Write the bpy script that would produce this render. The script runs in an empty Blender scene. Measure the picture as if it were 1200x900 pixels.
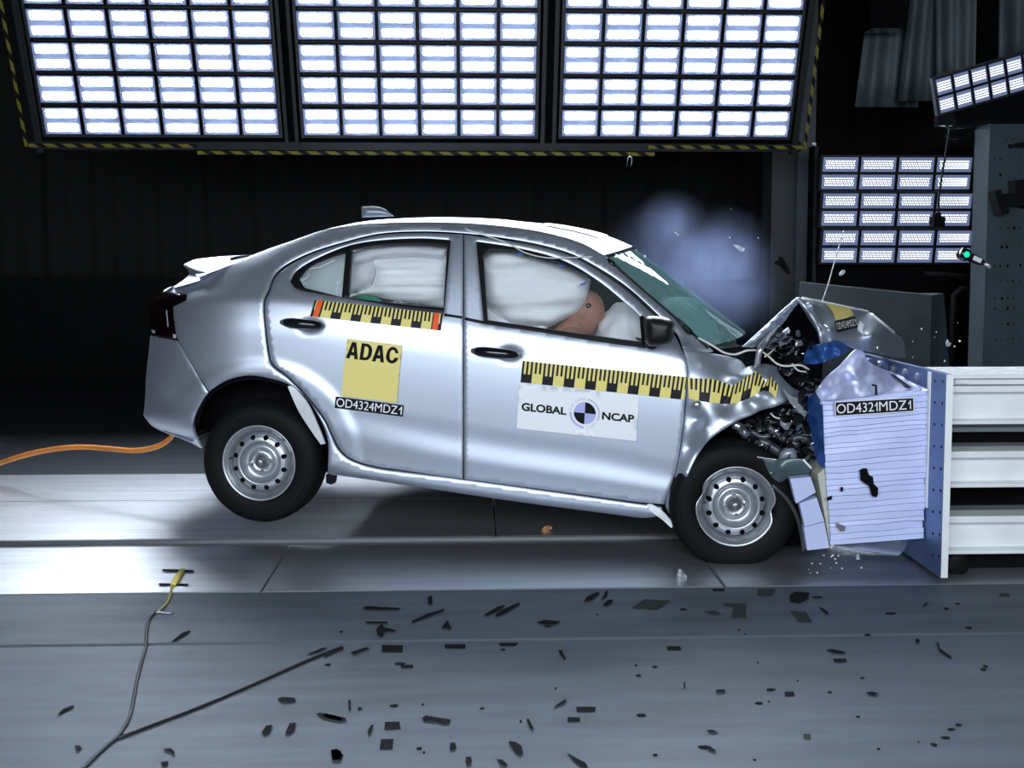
import bpy, bmesh, math, random
import numpy as np
from mathutils import Vector, Matrix, noise as mnoise
from mathutils.geometry import delaunay_2d_cdt
random.seed(7)
SC = bpy.context.scene
COL = SC.collection

# ------------------------------------------------------------------ camera, world, lamps, exposure
F = 1240.0
CAM = np.array([0.0, -5.0, 1.43])
PITCH, YAW, SHIFT = math.radians(4), math.radians(2), -63.0
cd = bpy.data.cameras.new('camera'); cam = bpy.data.objects.new('camera', cd); COL.objects.link(cam)
cam.location = CAM; cam.rotation_euler = (math.radians(90) - PITCH, 0, -YAW)
cd.sensor_width = 36; cd.lens = 36 * F / 1200; cd.shift_y = SHIFT / 1200; cd.clip_end = 100
SC.camera = cam
w = bpy.data.worlds.new('world'); SC.world = w; w.use_nodes = True
w.node_tree.nodes['Background'].inputs[0].default_value = (0.35, 0.5, 0.8, 1)
w.node_tree.nodes['Background'].inputs[1].default_value = 0.012

def area_lamp(name, loc, target, sx, sy, power, color, spread=180):
    l = bpy.data.lights.new(name, 'AREA'); l.shape = 'RECTANGLE'; l.size = sx; l.size_y = sy
    l.energy = power; l.color = color; l.spread = math.radians(spread)
    o = bpy.data.objects.new(name, l); COL.objects.link(o); o.location = loc
    o.rotation_euler = (Vector(target) - Vector(loc)).to_track_quat('-Z', 'Y').to_euler()
    return o
# the hall's second bank of lamps hangs on the camera's side, above and behind it
area_lamp('front_lamp_bank', (-0.4, -5.8, 2.25), (0.0, 0, 0.75), 6.6, 1.7, 212, (0.82, 0.90, 1.0), 130)
SC.view_settings.view_transform = 'Standard'; SC.view_settings.look = 'None'
SC.view_settings.exposure = 0.0; SC.view_settings.gamma = 1
LED = 210.0

# ------------------------------------------------------------------ projection of picture points to places
_f = np.array([math.sin(YAW) * math.cos(PITCH), math.cos(YAW) * math.cos(PITCH), -math.sin(PITCH)])
_r = np.array([math.cos(YAW), -math.sin(YAW), 0.0]); _u = np.cross(_r, _f)
def ray(px, py):
    px = np.asarray(px, float)[..., None]; py = np.asarray(py, float)[..., None]
    return _r * (px - 600) / F + _u * ((450 - py) + SHIFT) / F + _f
def plane_hit(px, py, p0, n):
    d = ray(px, py); n = np.asarray(n, float)
    t = ((np.asarray(p0, float) - CAM) @ n) / (d @ n)
    return CAM + d * np.asarray(t)[..., None]
def PY(px, py, Y): return plane_hit(px, py, (0, Y, 0), (0, 1, 0))
def PX(px, py, X): return plane_hit(px, py, (X, 0, 0), (1, 0, 0))
def PZ(px, py, z=0.0): return plane_hit(px, py, (0, 0, z), (0, 0, 1))
CARYAW = math.radians(9); YC = 0.8675; ROLL = 0.022
EX = np.array([math.cos(CARYAW), -math.sin(CARYAW), 0]); EY = np.array([math.sin(CARYAW), math.cos(CARYAW), 0]); EZ = np.array([0, 0, 1.0])
def Q(px, py, d):
    """picture point at depth d inside the car's near side -> car-local x, y, z (origin under the centre plane)"""
    px = np.asarray(px, float); d = np.asarray(d, float)
    r = ray(px, py); t = (d - CAM @ EY) / (r @ EY)
    P = CAM + r * t[..., None]
    return np.stack([P @ EX, P @ EY - YC, P[..., 2]], -1)
def car_to_world(p):
    p = np.asarray(p, float); return EX * p[..., :1] + EY * (p[..., 1:2] + YC) + EZ * p[..., 2:3]

# ------------------------------------------------------------------ materials
MATS = {}
def mat(name, color, rough=0.5, metal=0.0, coat=0.0, spec=0.5, emit=None, bump=0.0, bscale=40.0, var=0.0, vscale=5.0, alpha=1.0, trans=0.0):
    if name in MATS: return MATS[name]
    m = bpy.data.materials.new(name); m.use_nodes = True; nt = m.node_tree; b = nt.nodes['Principled BSDF']
    b.inputs['Base Color'].default_value = (*color, 1); b.inputs['Roughness'].default_value = rough
    b.inputs['Metallic'].default_value = metal; b.inputs['Coat Weight'].default_value = coat; b.inputs['Coat Roughness'].default_value = 0.06
    b.inputs['Specular IOR Level'].default_value = spec
    b.inputs['Transmission Weight'].default_value = trans
    if emit: b.inputs['Emission Color'].default_value = (*emit[:3], 1); b.inputs['Emission Strength'].default_value = emit[3]
    tc = nt.nodes.new('ShaderNodeTexCoord')
    n = nt.nodes.new('ShaderNodeTexNoise'); n.inputs['Scale'].default_value = vscale; n.inputs['Detail'].default_value = 6
    nt.links.new(tc.outputs['Object'], n.inputs['Vector'])
    r = nt.nodes.new('ShaderNodeValToRGB')
    lo = [max(0, c * (1 - var)) for c in color]; hi = [min(1, c * (1 + var)) for c in color]
    r.color_ramp.elements[0].position = 0.3; r.color_ramp.elements[1].position = 0.7
    r.color_ramp.elements[0].color = (*lo, 1); r.color_ramp.elements[1].color = (*hi, 1)
    nt.links.new(n.outputs['Fac'], r.inputs[0]); nt.links.new(r.outputs[0], b.inputs['Base Color'])
    if bump:
        n2 = nt.nodes.new('ShaderNodeTexNoise'); n2.inputs['Scale'].default_value = bscale; n2.inputs['Detail'].default_value = 4
        nt.links.new(tc.outputs['Object'], n2.inputs['Vector'])
        bp = nt.nodes.new('ShaderNodeBump'); bp.inputs['Strength'].default_value = bump; bp.inputs['Distance'].default_value = 0.01
        nt.links.new(n2.outputs['Fac'], bp.inputs['Height']); nt.links.new(bp.outputs[0], b.inputs['Normal'])
    MATS[name] = m; return m
def glass(name, tint, refl=0.08, rough=0.02, haze=0.0, hazecol=(0.5, 0.6, 0.6)):
    m = bpy.data.materials.new(name); m.use_nodes = True; nt = m.node_tree; nt.nodes.clear()
    out = nt.nodes.new('ShaderNodeOutputMaterial'); tr = nt.nodes.new('ShaderNodeBsdfTransparent'); gl = nt.nodes.new('ShaderNodeBsdfGlossy')
    tr.inputs[0].default_value = (*tint, 1); gl.inputs['Roughness'].default_value = rough
    lw = nt.nodes.new('ShaderNodeLayerWeight'); lw.inputs[0].default_value = 0.5
    fr_o = math_node(nt, 'MULTIPLY_ADD', math_node(nt, 'POWER', lw.outputs['Facing'], 5.0), 0.95, 0.045)
    df = nt.nodes.new('ShaderNodeBsdfDiffuse'); df.inputs[0].default_value = (*hazecol, 1)
    m0 = nt.nodes.new('ShaderNodeMixShader'); m0.inputs[0].default_value = haze
    nt.links.new(tr.outputs[0], m0.inputs[1]); nt.links.new(df.outputs[0], m0.inputs[2])
    m1 = nt.nodes.new('ShaderNodeMixShader'); nt.links.new(fr_o, m1.inputs[0])
    nt.links.new(m0.outputs[0], m1.inputs[1]); nt.links.new(gl.outputs[0], m1.inputs[2])
    nt.links.new(m1.outputs[0], out.inputs['Surface']); return m
def math_node(nt, op, a, b=None, c=None):
    n = nt.nodes.new('ShaderNodeMath'); n.operation = op
    for i, v in enumerate((a, b, c)):
        if v is None: continue
        if isinstance(v, (int, float)): n.inputs[i].default_value = v
        else: nt.links.new(v, n.inputs[i])
    return n.outputs[0]
def uv_mat(name, build, rough=0.5):
    m = bpy.data.materials.new(name); m.use_nodes = True; nt = m.node_tree; b = nt.nodes['Principled BSDF']; b.inputs['Roughness'].default_value = rough; b.inputs['Specular IOR Level'].default_value = 0.15
    tc = nt.nodes.new('ShaderNodeTexCoord'); sp = nt.nodes.new('ShaderNodeSeparateXYZ'); nt.links.new(tc.outputs['UV'], sp.inputs[0])
    build(nt, b, sp.outputs[0], sp.outputs[1]); return m
def mixcol(nt, fac, a, b):
    n = nt.nodes.new('ShaderNodeMix'); n.data_type = 'RGBA'
    if isinstance(fac, (int, float)): n.inputs[0].default_value = fac
    else: nt.links.new(fac, n.inputs[0])
    for i, v in ((6, a), (7, b)):
        if isinstance(v, tuple): n.inputs[i].default_value = (*v, 1)
        else: nt.links.new(v, n.inputs[i])
    return n.outputs[2]
YEL = (0.80, 0.69, 0.22); BLK = (0.012, 0.012, 0.014)
def ruler_build(red):
    def f(nt, b, u, v):                     # printed scale: alternate blocks below, fine ticks above (u counts blocks)
        ph = math_node(nt, 'FRACT', math_node(nt, 'MULTIPLY', u, 0.5))
        blk = math_node(nt, 'LESS_THAN', ph, 0.5)                         # 1 = black block
        tick = math_node(nt, 'LESS_THAN', math_node(nt, 'FRACT', math_node(nt, 'MULTIPLY', u, 2.5)), 0.5)
        lim = math_node(nt, 'MULTIPLY_ADD', blk, -0.06, 0.46)
        upper = math_node(nt, 'GREATER_THAN', v, lim)
        val = math_node(nt, 'ADD', math_node(nt, 'MULTIPLY', upper, tick), math_node(nt, 'MULTIPLY', math_node(nt, 'SUBTRACT', 1.0, upper), blk))
        c = mixcol(nt, val, YEL, BLK)
        if red:
            for uu in (0.55, red):
                k = math_node(nt, 'LESS_THAN', math_node(nt, 'ABSOLUTE', math_node(nt, 'SUBTRACT', u, uu)), 0.28)
                c = mixcol(nt, k, c, (0.85, 0.12, 0.03))
        nt.links.new(c, b.inputs['Base Color'])
    return f
M_RULER = uv_mat('ruler_print', ruler_build(0)); M_RULER_RED = uv_mat('ruler_print_red', ruler_build(12.4))
def haz_build(nt, b, u, v):
    s = math_node(nt, 'LESS_THAN', math_node(nt, 'FRACT', math_node(nt, 'ADD', u, math_node(nt, 'MULTIPLY', v, 0.3))), 0.55)
    nt.links.new(mixcol(nt, s, (0.006, 0.006, 0.006), (0.17, 0.15, 0.025)), b.inputs['Base Color'])
M_HAZ = uv_mat('hazard_print', haz_build)
def led_build(nx, ny, LED=LED):
    def f(nt, b, u, v):                     # a lens strip of small round diodes
        row = math_node(nt, 'MULTIPLY', v, float(ny))
        off = math_node(nt, 'MULTIPLY', math_node(nt, 'MODULO', math_node(nt, 'FLOOR', row), 2.0), 0.5)
        fu = math_node(nt, 'SUBTRACT', math_node(nt, 'FRACT', math_node(nt, 'ADD', math_node(nt, 'MULTIPLY', u, float(nx)), off)), 0.5)
        fv = math_node(nt, 'SUBTRACT', math_node(nt, 'FRACT', row), 0.5)
        r = math_node(nt, 'SQRT', math_node(nt, 'ADD', math_node(nt, 'MULTIPLY', fu, fu), math_node(nt, 'MULTIPLY', fv, fv)))
        k = nt.nodes.new('ShaderNodeMapRange'); k.inputs[1].default_value = 0.16; k.inputs[2].default_value = 0.42
        k.inputs[3].default_value = 1.0; k.inputs[4].default_value = 0.003; nt.links.new(r, k.inputs[0])
        b.inputs['Base Color'].default_value = (0.2, 0.22, 0.3, 1); b.inputs['Emission Color'].default_value = (0.83, 0.90, 1.0, 1)
        nt.links.new(math_node(nt, 'MULTIPLY', k.outputs[0], LED), b.inputs['Emission Strength'])
    return f
M_LED = uv_mat('led_strip', led_build(13, 4)); M_LED_SMALL = uv_mat('led_strip_wide', led_build(13, 4, 4.0))

M_PAINT = mat('silver_car_paint', (0.58, 0.635, 0.73), 0.44, 0.84, 0.12, bump=0.02, bscale=900)
M_PAINT_RAW = mat('crumpled_silver_paint', (0.52, 0.58, 0.66), 0.46, 0.82, 0.1, bump=0.02, bscale=9)
M_BLACK = mat('gloss_black', (0.008, 0.008, 0.01), 0.18, 0, 0.3)
M_RUBBER = mat('rubber', (0.005, 0.0055, 0.006), 0.6, spec=0.14, bump=0.05, bscale=120)
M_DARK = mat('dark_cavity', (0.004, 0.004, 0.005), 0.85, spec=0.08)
M_SEAL = mat('window_seal', (0.006, 0.007, 0.008), 0.45, spec=0.2)
M_ALU = mat('wheel_steel_silver', (0.50, 0.52, 0.55), 0.36, 0.85)
M_STEEL = mat('bare_steel', (0.55, 0.58, 0.6), 0.3, 0.9)
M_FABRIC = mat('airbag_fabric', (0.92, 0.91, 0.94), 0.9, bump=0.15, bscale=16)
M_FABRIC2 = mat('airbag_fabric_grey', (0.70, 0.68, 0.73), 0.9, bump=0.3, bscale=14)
M_WHITE = mat('white_sticker', (0.85, 0.87, 0.90), 0.45)
M_YEL = mat('yellow_sticker', YEL, 0.45)
M_INK = mat('black_ink', (0.008, 0.009, 0.010), 0.75, spec=0.12)
M_LABEL = mat('black_label', (0.012, 0.013, 0.016), 0.75, spec=0.12)
M_LETTER = mat('white_ink', (0.88, 0.88, 0.9), 0.5)
M_GLASS = glass('clear_side_glass', (0.95, 0.98, 0.98), haze=0.05)
M_QGLASS = glass('cracked_quarter_glass', (0.75, 0.85, 0.85), haze=0.30, hazecol=(0.62, 0.72, 0.74))
M_WIND = glass('tinted_windscreen_glass', (0.50, 0.70, 0.68), haze=0.48, hazecol=(0.22, 0.42, 0.41))
M_LAMP = mat('tail_lamp_dark_red', (0.005, 0.0008, 0.001), 0.12, 0, 0.6)
M_BLUE = mat('barrier_blue_skin', (0.56, 0.62, 0.90), 0.42, 0.1, bump=0.04, bscale=12)
M_DBLUE = mat('barrier_dark_blue', (0.03, 0.10, 0.34), 0.35, 0.2, bump=0.1, bscale=10)
M_PLATE = mat('anodised_blue_plate', (0.14, 0.21, 0.40), 0.45, 0.5, var=0.15, vscale=3)
M_WSTEEL = mat('white_painted_steel', (0.86, 0.89, 0.89), 0.4, var=0.06, vscale=6)
M_TEAL = mat('teal_grey_sheet', (0.055, 0.08, 0.095), 0.5, 0.2, var=0.15)

# ------------------------------------------------------------------ object helpers
def link(o, parent=None):
    COL.objects.link(o)
    if parent is not None: o.parent = parent
    return o
def mesh_obj(name, verts, faces, m, parent=None, smooth=True, uvs=None, mats=None, fmat=None, label=None):
    me = bpy.data.meshes.new(name); me.from_pydata([tuple(map(float, v)) for v in verts], [], [tuple(int(i) for i in f) for f in faces])
    if mats:
        for x in mats: me.materials.append(x)
    else: me.materials.append(m)
    me.polygons.foreach_set('use_smooth', [bool(smooth)] * len(me.polygons))
    if fmat is not None: me.polygons.foreach_set('material_index', fmat)
    if uvs is not None:
        l = me.uv_layers.new(name='UVMap'); li = np.empty(len(me.loops), int); me.loops.foreach_get('vertex_index', li)
        l.data.foreach_set('uv', np.asarray(uvs, float)[li].ravel())
    me.update(); o = bpy.data.objects.new(name, me)
    if label: o['label'] = label
    return link(o, parent)
def tag(o, label=None, cat=None, group=None, kind=None):
    if label: o['label'] = label
    if cat: o['category'] = cat
    if group: o['group'] = group
    if kind: o['kind'] = kind
    return o
def empty(name, loc, label, cat, group=None, rz=0.0):
    o = bpy.data.objects.new(name, None); o.location = loc; o.rotation_euler = (0, 0, rz); o.empty_display_size = 0.1; link(o)
    return tag(o, label, cat, group)
class MB:
    def __init__(s): s.v = []; s.f = []
    def add(s, v, f):
        n = len(s.v); s.v += [tuple(x) for x in v]; s.f += [tuple(i + n for i in q) for q in f]; return s
    def box(s, a, b, bev=0.0):
        x0, y0, z0 = a; x1, y1, z1 = b
        v = [(x, y, z) for x in (x0, x1) for y in (y0, y1) for z in (z0, z1)]
        return s.add(v, [(0, 1, 3, 2), (4, 6, 7, 5), (0, 4, 5, 1), (2, 3, 7, 6), (0, 2, 6, 4), (1, 5, 7, 3)])
    def hexa(s, p):     # p: 8 points, front quad 0-3 and back quad 4-7
        return s.add(p, [(0, 1, 2, 3), (7, 6, 5, 4), (0, 4, 5, 1), (1, 5, 6, 2), (2, 6, 7, 3), (3, 7, 4, 0)])
    def tube(s, pts, r, n=8, caps=True):
        pts = [Vector(p) for p in pts]; rs = r if isinstance(r, (list, tuple)) else [r] * len(pts)
        v = []; f = []; up = None
        for i, p in enumerate(pts):
            t = (pts[min(i + 1, len(pts) - 1)] - pts[max(i - 1, 0)]).normalized()
            if up is None:
                up = t.orthogonal().normalized()
            up = (up - t * up.dot(t)); up = up.normalized() if up.length > 1e-6 else t.orthogonal().normalized()
            q = t.cross(up)
            for k in range(n):
                a = 2 * math.pi * k / n; v.append(p + (up * math.cos(a) + q * math.sin(a)) * rs[i])
        for i in range(len(pts) - 1):
            for k in range(n): f.append((i * n + k, i * n + (k + 1) % n, (i + 1) * n + (k + 1) % n, (i + 1) * n + k))
        if caps: f.append(tuple(range(n - 1, -1, -1))); f.append(tuple((len(pts) - 1) * n + k for k in range(n)))
        return s.add(v, f)
    def obj(s, name, m, parent=None, smooth=False, **k): return mesh_obj(name, s.v, s.f, m, parent, smooth, **k)
def catmull(P, step=None, closed=False, corner=42.0):
    """smooth a polyline through its points, keeping sharp corners, resampled at about `step`"""
    P = [np.asarray(p, float) for p in P]; n = len(P)
    def ang(i):
        if not closed and i in (0, n - 1): return True
        a = P[i] - P[i - 1]; b = P[(i + 1) % n] - P[i]
        return math.degrees(math.acos(max(-1, min(1, (a @ b) / (np.linalg.norm(a) * np.linalg.norm(b) + 1e-9))))) > corner
    sh = [ang(i) for i in range(n)]; out = []
    for i in range(n if closed else n - 1):
        p1, p2 = P[i], P[(i + 1) % n]
        p0 = 2 * p1 - p2 if sh[i] else P[i - 1]; p3 = 2 * p2 - p1 if sh[(i + 1) % n] else P[(i + 2) % n]
        L = np.linalg.norm(p2 - p1); k = max(1, int(round(L / step))) if step else 6
        L0 = max(np.linalg.norm(p1 - p0), 1e-6); L3 = max(np.linalg.norm(p3 - p2), 1e-6)
        m1 = ((p2 - p0) / (L0 + L)) * L; m2 = ((p3 - p1) / (L + L3)) * L
        for j in range(k):
            t = j / k; out.append((2*t**3-3*t**2+1)*p1 + (t**3-2*t**2+t)*m1 + (-2*t**3+3*t**2)*p2 + (t**3-t**2)*m2)
    if not closed: out.append(P[-1])
    return np.array(out)
def inside(pts, poly):
    x, y = pts[:, 0], pts[:, 1]; r = np.zeros(len(pts), bool); n = len(poly); j = n - 1
    for i in range(n):
        xi, yi = poly[i]; xj, yj = poly[j]
        if yi != yj: r ^= ((yi > y) != (yj > y)) & (x < (xj - xi) * (y - yi) / (yj - yi) + xi)
        j = i
    return r
def seg_dist(pts, poly):
    d = np.full(len(pts), 1e9)
    for i in range(len(poly)):
        a, b = poly[i], poly[(i + 1) % len(poly)]; ab = b - a; L = ab @ ab + 1e-12
        t = np.clip(((pts - a) @ ab) / L, 0, 1); d = np.minimum(d, np.linalg.norm(pts - (a + t[:, None] * ab), axis=1))
    return d
def triangulate(outline, holes=(), step=4.0, ring=None, smooth=True, corner=42.0):
    """fill a picture-space outline with an even net of triangles"""
    rs = max(step * 0.8, 1.5)
    loops = [catmull(l, rs, True, corner) if smooth else catmull(l, rs, True, 0.0) for l in [outline, *holes]]
    ol = loops[0]; lo = ol.min(0); hi = ol.max(0)
    gx = np.arange(lo[0], hi[0], step); gy = np.arange(lo[1], hi[1], step)
    g = np.stack(np.meshgrid(gx, gy), -1).astype(float); g[1::2, :, 0] += step / 2; g = g.reshape(-1, 2)
    ok = inside(g, ol)
    for h in loops[1:]: ok &= ~inside(g, h)
    g = g[ok]
    for l in loops: g = g[seg_dist(g, l) > step * 0.62 + (ring or 0)]
    pts = [g]
    if ring:
        for l in loops:
            t = np.roll(l, -1, 0) - np.roll(l, 1, 0); nn = np.stack([-t[:, 1], t[:, 0]], 1); nn /= np.linalg.norm(nn, axis=1)[:, None] + 1e-9
            for s in (ring, -ring):
                q = l + nn * s; k = inside(q, ol)
                for h in loops[1:]: k &= ~inside(q, h)
                q = q[k]
                dmin = np.full(len(q), 1e9)
                for h in loops: dmin = np.minimum(dmin, seg_dist(q, h))
                pts.append(q[dmin > ring * 0.8])
    edges = []; V = []
    for l in loops:
        n0 = len(V); V += [Vector((float(a), float(b))) for a, b in l]; edges += [(n0 + i, n0 + (i + 1) % len(l)) for i in range(len(l))]
    for q in pts: V += [Vector((float(a), float(b))) for a, b in q]
    ov, oe, of, *_ = delaunay_2d_cdt(V, edges, [], 0, 1e-4)
    ov = np.array([(v.x, v.y) for v in ov]); of = np.array([f for f in of if len(f) == 3])
    c = ov[of].mean(1); k = inside(c, ol)
    for h in loops[1:]: k &= ~inside(c, h)
    of = of[k]
    a, b, c3 = ov[of[:, 0]], ov[of[:, 1]], ov[of[:, 2]]
    cr = (b[:, 0]-a[:, 0])*(c3[:, 1]-a[:, 1]) - (b[:, 1]-a[:, 1])*(c3[:, 0]-a[:, 0])
    of[cr > 0] = of[cr > 0][:, ::-1]
    dist = np.full(len(ov), 1e9)
    for l in loops: dist = np.minimum(dist, seg_dist(ov, l))
    return ov, of, dist
def skin(name, outline, dfn, m, parent, holes=(), step=4.0, roll=0.0, rr=2.2, thick=0.012, back=False, place=Q, smooth=True, corner=42.0, uvfn=None, label=None, flat=False, depth_axis=1):
    """a sheet over a picture-space outline: dfn gives its depth, edges are rolled and returned inwards"""
    ov, of, dist = triangulate(outline, holes, step, 1.1 if roll else None, smooth, corner)
    d = dfn(ov[:, 0], ov[:, 1], dist) if dfn.__code__.co_argcount == 3 else dfn(ov[:, 0], ov[:, 1])
    d = np.asarray(d, float) + np.zeros(len(ov))
    if roll:
        t = np.clip(1 - dist / rr, 0, 1); d = d + roll * (1 - np.sqrt(np.maximum(0, 1 - t * t)))
    P = place(ov[:, 0], ov[:, 1], d)
    faces = [tuple(f) for f in of]; verts = [tuple(p) for p in P]
    if thick:
        cnt = {}
        for f in faces:
            for i in range(3):
                e = (f[i], f[(i + 1) % 3]); k = (min(e), max(e)); cnt.setdefault(k, []).append(e)
        be = [v[0] for v in cnt.values() if len(v) == 1]; used = sorted({i for e in be for i in e}); nv = len(verts)
        mp = {i: nv + k for k, i in enumerate(used)}; verts += [verts[i] for i in used]; n2 = len(verts); mq = {i: n2 + k for k, i in enumerate(used)}
        for i in used:
            p = list(verts[i]); p[depth_axis] += thick; verts.append(tuple(p))
        for a, b in be: faces.append((mp[b], mp[a], mq[a], mq[b]))
        if back:
            n3 = len(verts); verts2 = []
            for p in P: p = list(p); p[depth_axis] += thick; verts2.append(tuple(p))
            verts += verts2; faces += [tuple(n3 + i for i in f[::-1]) for f in of]
    uvs = None
    if uvfn is not None:
        uvs = np.zeros((len(verts), 2)); uvs[:len(ov)] = uvfn(ov[:, 0], ov[:, 1])
    return mesh_obj(name, verts, faces, m, parent, not flat, uvs=uvs, label=label)
def rbf(anchors, lam=1e-3):
    A = np.array(anchors, float); X = A[:, :2]; n = len(A)
    K = np.linalg.norm(X[:, None] - X[None], axis=2); M_ = np.zeros((n + 3, n + 3)); M_[:n, :n] = K - lam * np.eye(n)
    Pm = np.c_[np.ones(n), X]; M_[:n, n:] = Pm; M_[n:, :n] = Pm.T
    w_ = np.linalg.solve(M_, np.r_[A[:, 2], 0, 0, 0])
    def f(px, py):
        q = np.stack([px, py], -1); k = np.linalg.norm(q[:, None] - X[None], axis=2)
        return k @ w_[:n] + w_[n] + q @ w_[n + 1:]
    return f
def nz(px, py, s, amp, seed=0.0):
    return np.array([mnoise.noise(Vector((x / s, y / s, seed))) for x, y in zip(px, py)]) * amp
def crumple(base, *terms):
    def f(px, py):
        d = base(px, py)
        for s, a, sd in terms: d = d + nz(px, py, s, a, sd)
        return d
    return f
_txt = {}
def _arc(cx, cy, rx, ry, a0, a1, n=12): return [(cx + rx*math.cos(math.radians(a0+(a1-a0)*i/n)), cy + ry*math.sin(math.radians(a0+(a1-a0)*i/n))) for i in range(n+1)]
GLYPH = {'boldA': ([(0, 0), (.29, 0), (.345, .2), (.655, .2), (.71, 0), (1, 0), (.68, 1), (.32, 1)], [[(.405, .40), (.595, .40), (.5, .77)]]),
 'boldD': ([(0, 0)] + _arc(.45, .42, .55, .42, -90, 0) + _arc(.45, .58, .55, .42, 0, 90) + [(0, 1)], [[(.29, .17)] + _arc(.42, .38, .27, .21, -90, 0, 8) + _arc(.42, .62, .27, .21, 0, 90, 8) + [(.29, .83)]]),
 'boldC': (_arc(.52, .55, .48, .45, 12, 180) + _arc(.52, .45, .52, .45, 180, 352) + [(.70, .37)] + _arc(.52, .42, .21, .24, -20, -180, 8) + _arc(.52, .58, .23, .24, 180, 20, 8) + [(.72, .64)], []),
 'one': ([(.62, 0), (1.0, 0), (1.0, 1), (.70, 1), (.45, .80), (0, .66), (0, .50), (.62, .70)], [])}
def glyph_uv(key):
    o, hs = GLYPH[key]; loops = [o] + hs; V = []; Ee = []
    for l in loops:
        n0 = len(V); V += [Vector(p) for p in l]; Ee += [(n0+i, n0+(i+1) % len(l)) for i in range(len(l))]
    ov, _, of, *_ = delaunay_2d_cdt(V, Ee, [], 0, 1e-5); ov = np.array([tuple(p) for p in ov]); of = np.array(of); c = ov[of].mean(1); k = inside(c, np.array(o))
    for h in hs: k &= ~inside(c, np.array(h))
    return ov, [tuple(q) for q in of[k]]
def text_uv(s, bold=0.0):
    key = (s, bold)
    if key not in _txt:
        c = bpy.data.curves.new('lettering', 'FONT'); c.body = s; c.offset = bold; c.resolution_u = 4
        o = bpy.data.objects.new('lettering', c); COL.objects.link(o); dg = bpy.context.evaluated_depsgraph_get(); dg.update()
        me = bpy.data.meshes.new_from_object(o.evaluated_get(dg))
        v = np.array([x.co[:2] for x in me.vertices]); f = [tuple(p.vertices) for p in me.polygons]
        bpy.data.objects.remove(o); bpy.data.curves.remove(c); bpy.data.meshes.remove(me)
        lo = v.min(0); hi = v.max(0); _txt[key] = ((v - lo) / (hi - lo), f)
    return _txt[key]
def bil(q, u, v):
    """quad q = TL, TR, BR, BL; u to the right, v up"""
    q = [np.asarray(p, float) for p in q]; u = np.asarray(u)[:, None]; v = np.asarray(v)[:, None]
    return (q[0]*(1-u) + q[1]*u) * v + (q[3]*(1-u) + q[2]*u) * (1 - v)
def lettering(name, s, quad, dfn, m, parent, place=Q, eps=0.004, bold=0.0, label=None):
    uv, f = glyph_uv(s) if s in GLYPH else text_uv(s, bold); p = bil(quad, uv[:, 0], uv[:, 1])
    P = place(p[:, 0], p[:, 1], dfn(p[:, 0], p[:, 1]) - eps)
    return mesh_obj(name, P, f, m, parent, False, label=label)
def instance(o, parent=None, **over):
    c = o.copy(); COL.objects.link(c)
    if parent is not None: c.parent = parent
    return c
def copy_tree(o, parent=None):
    c = instance(o, parent)
    for ch in list(o.children): copy_tree(ch, c)
    return c
def lathe(profile, c, ax, up, n=48, smooth=True, close=False):
    """profile: list of (radius, along axis)"""
    c = Vector(c); ax = Vector(ax).normalized(); up = (Vector(up) - ax * Vector(up).dot(ax)).normalized(); q = ax.cross(up)
    v = []; f = []; m_ = len(profile)
    for k in range(n):
        a = 2 * math.pi * k / n; e = up * math.cos(a) + q * math.sin(a)
        for r, t in profile: v.append(c + e * r + ax * t)
    for k in range(n):
        k2 = (k + 1) % n
        for i in range(m_ - 1): f.append((k*m_+i, k*m_+i+1, k2*m_+i+1, k2*m_+i))
    return v, f

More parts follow.
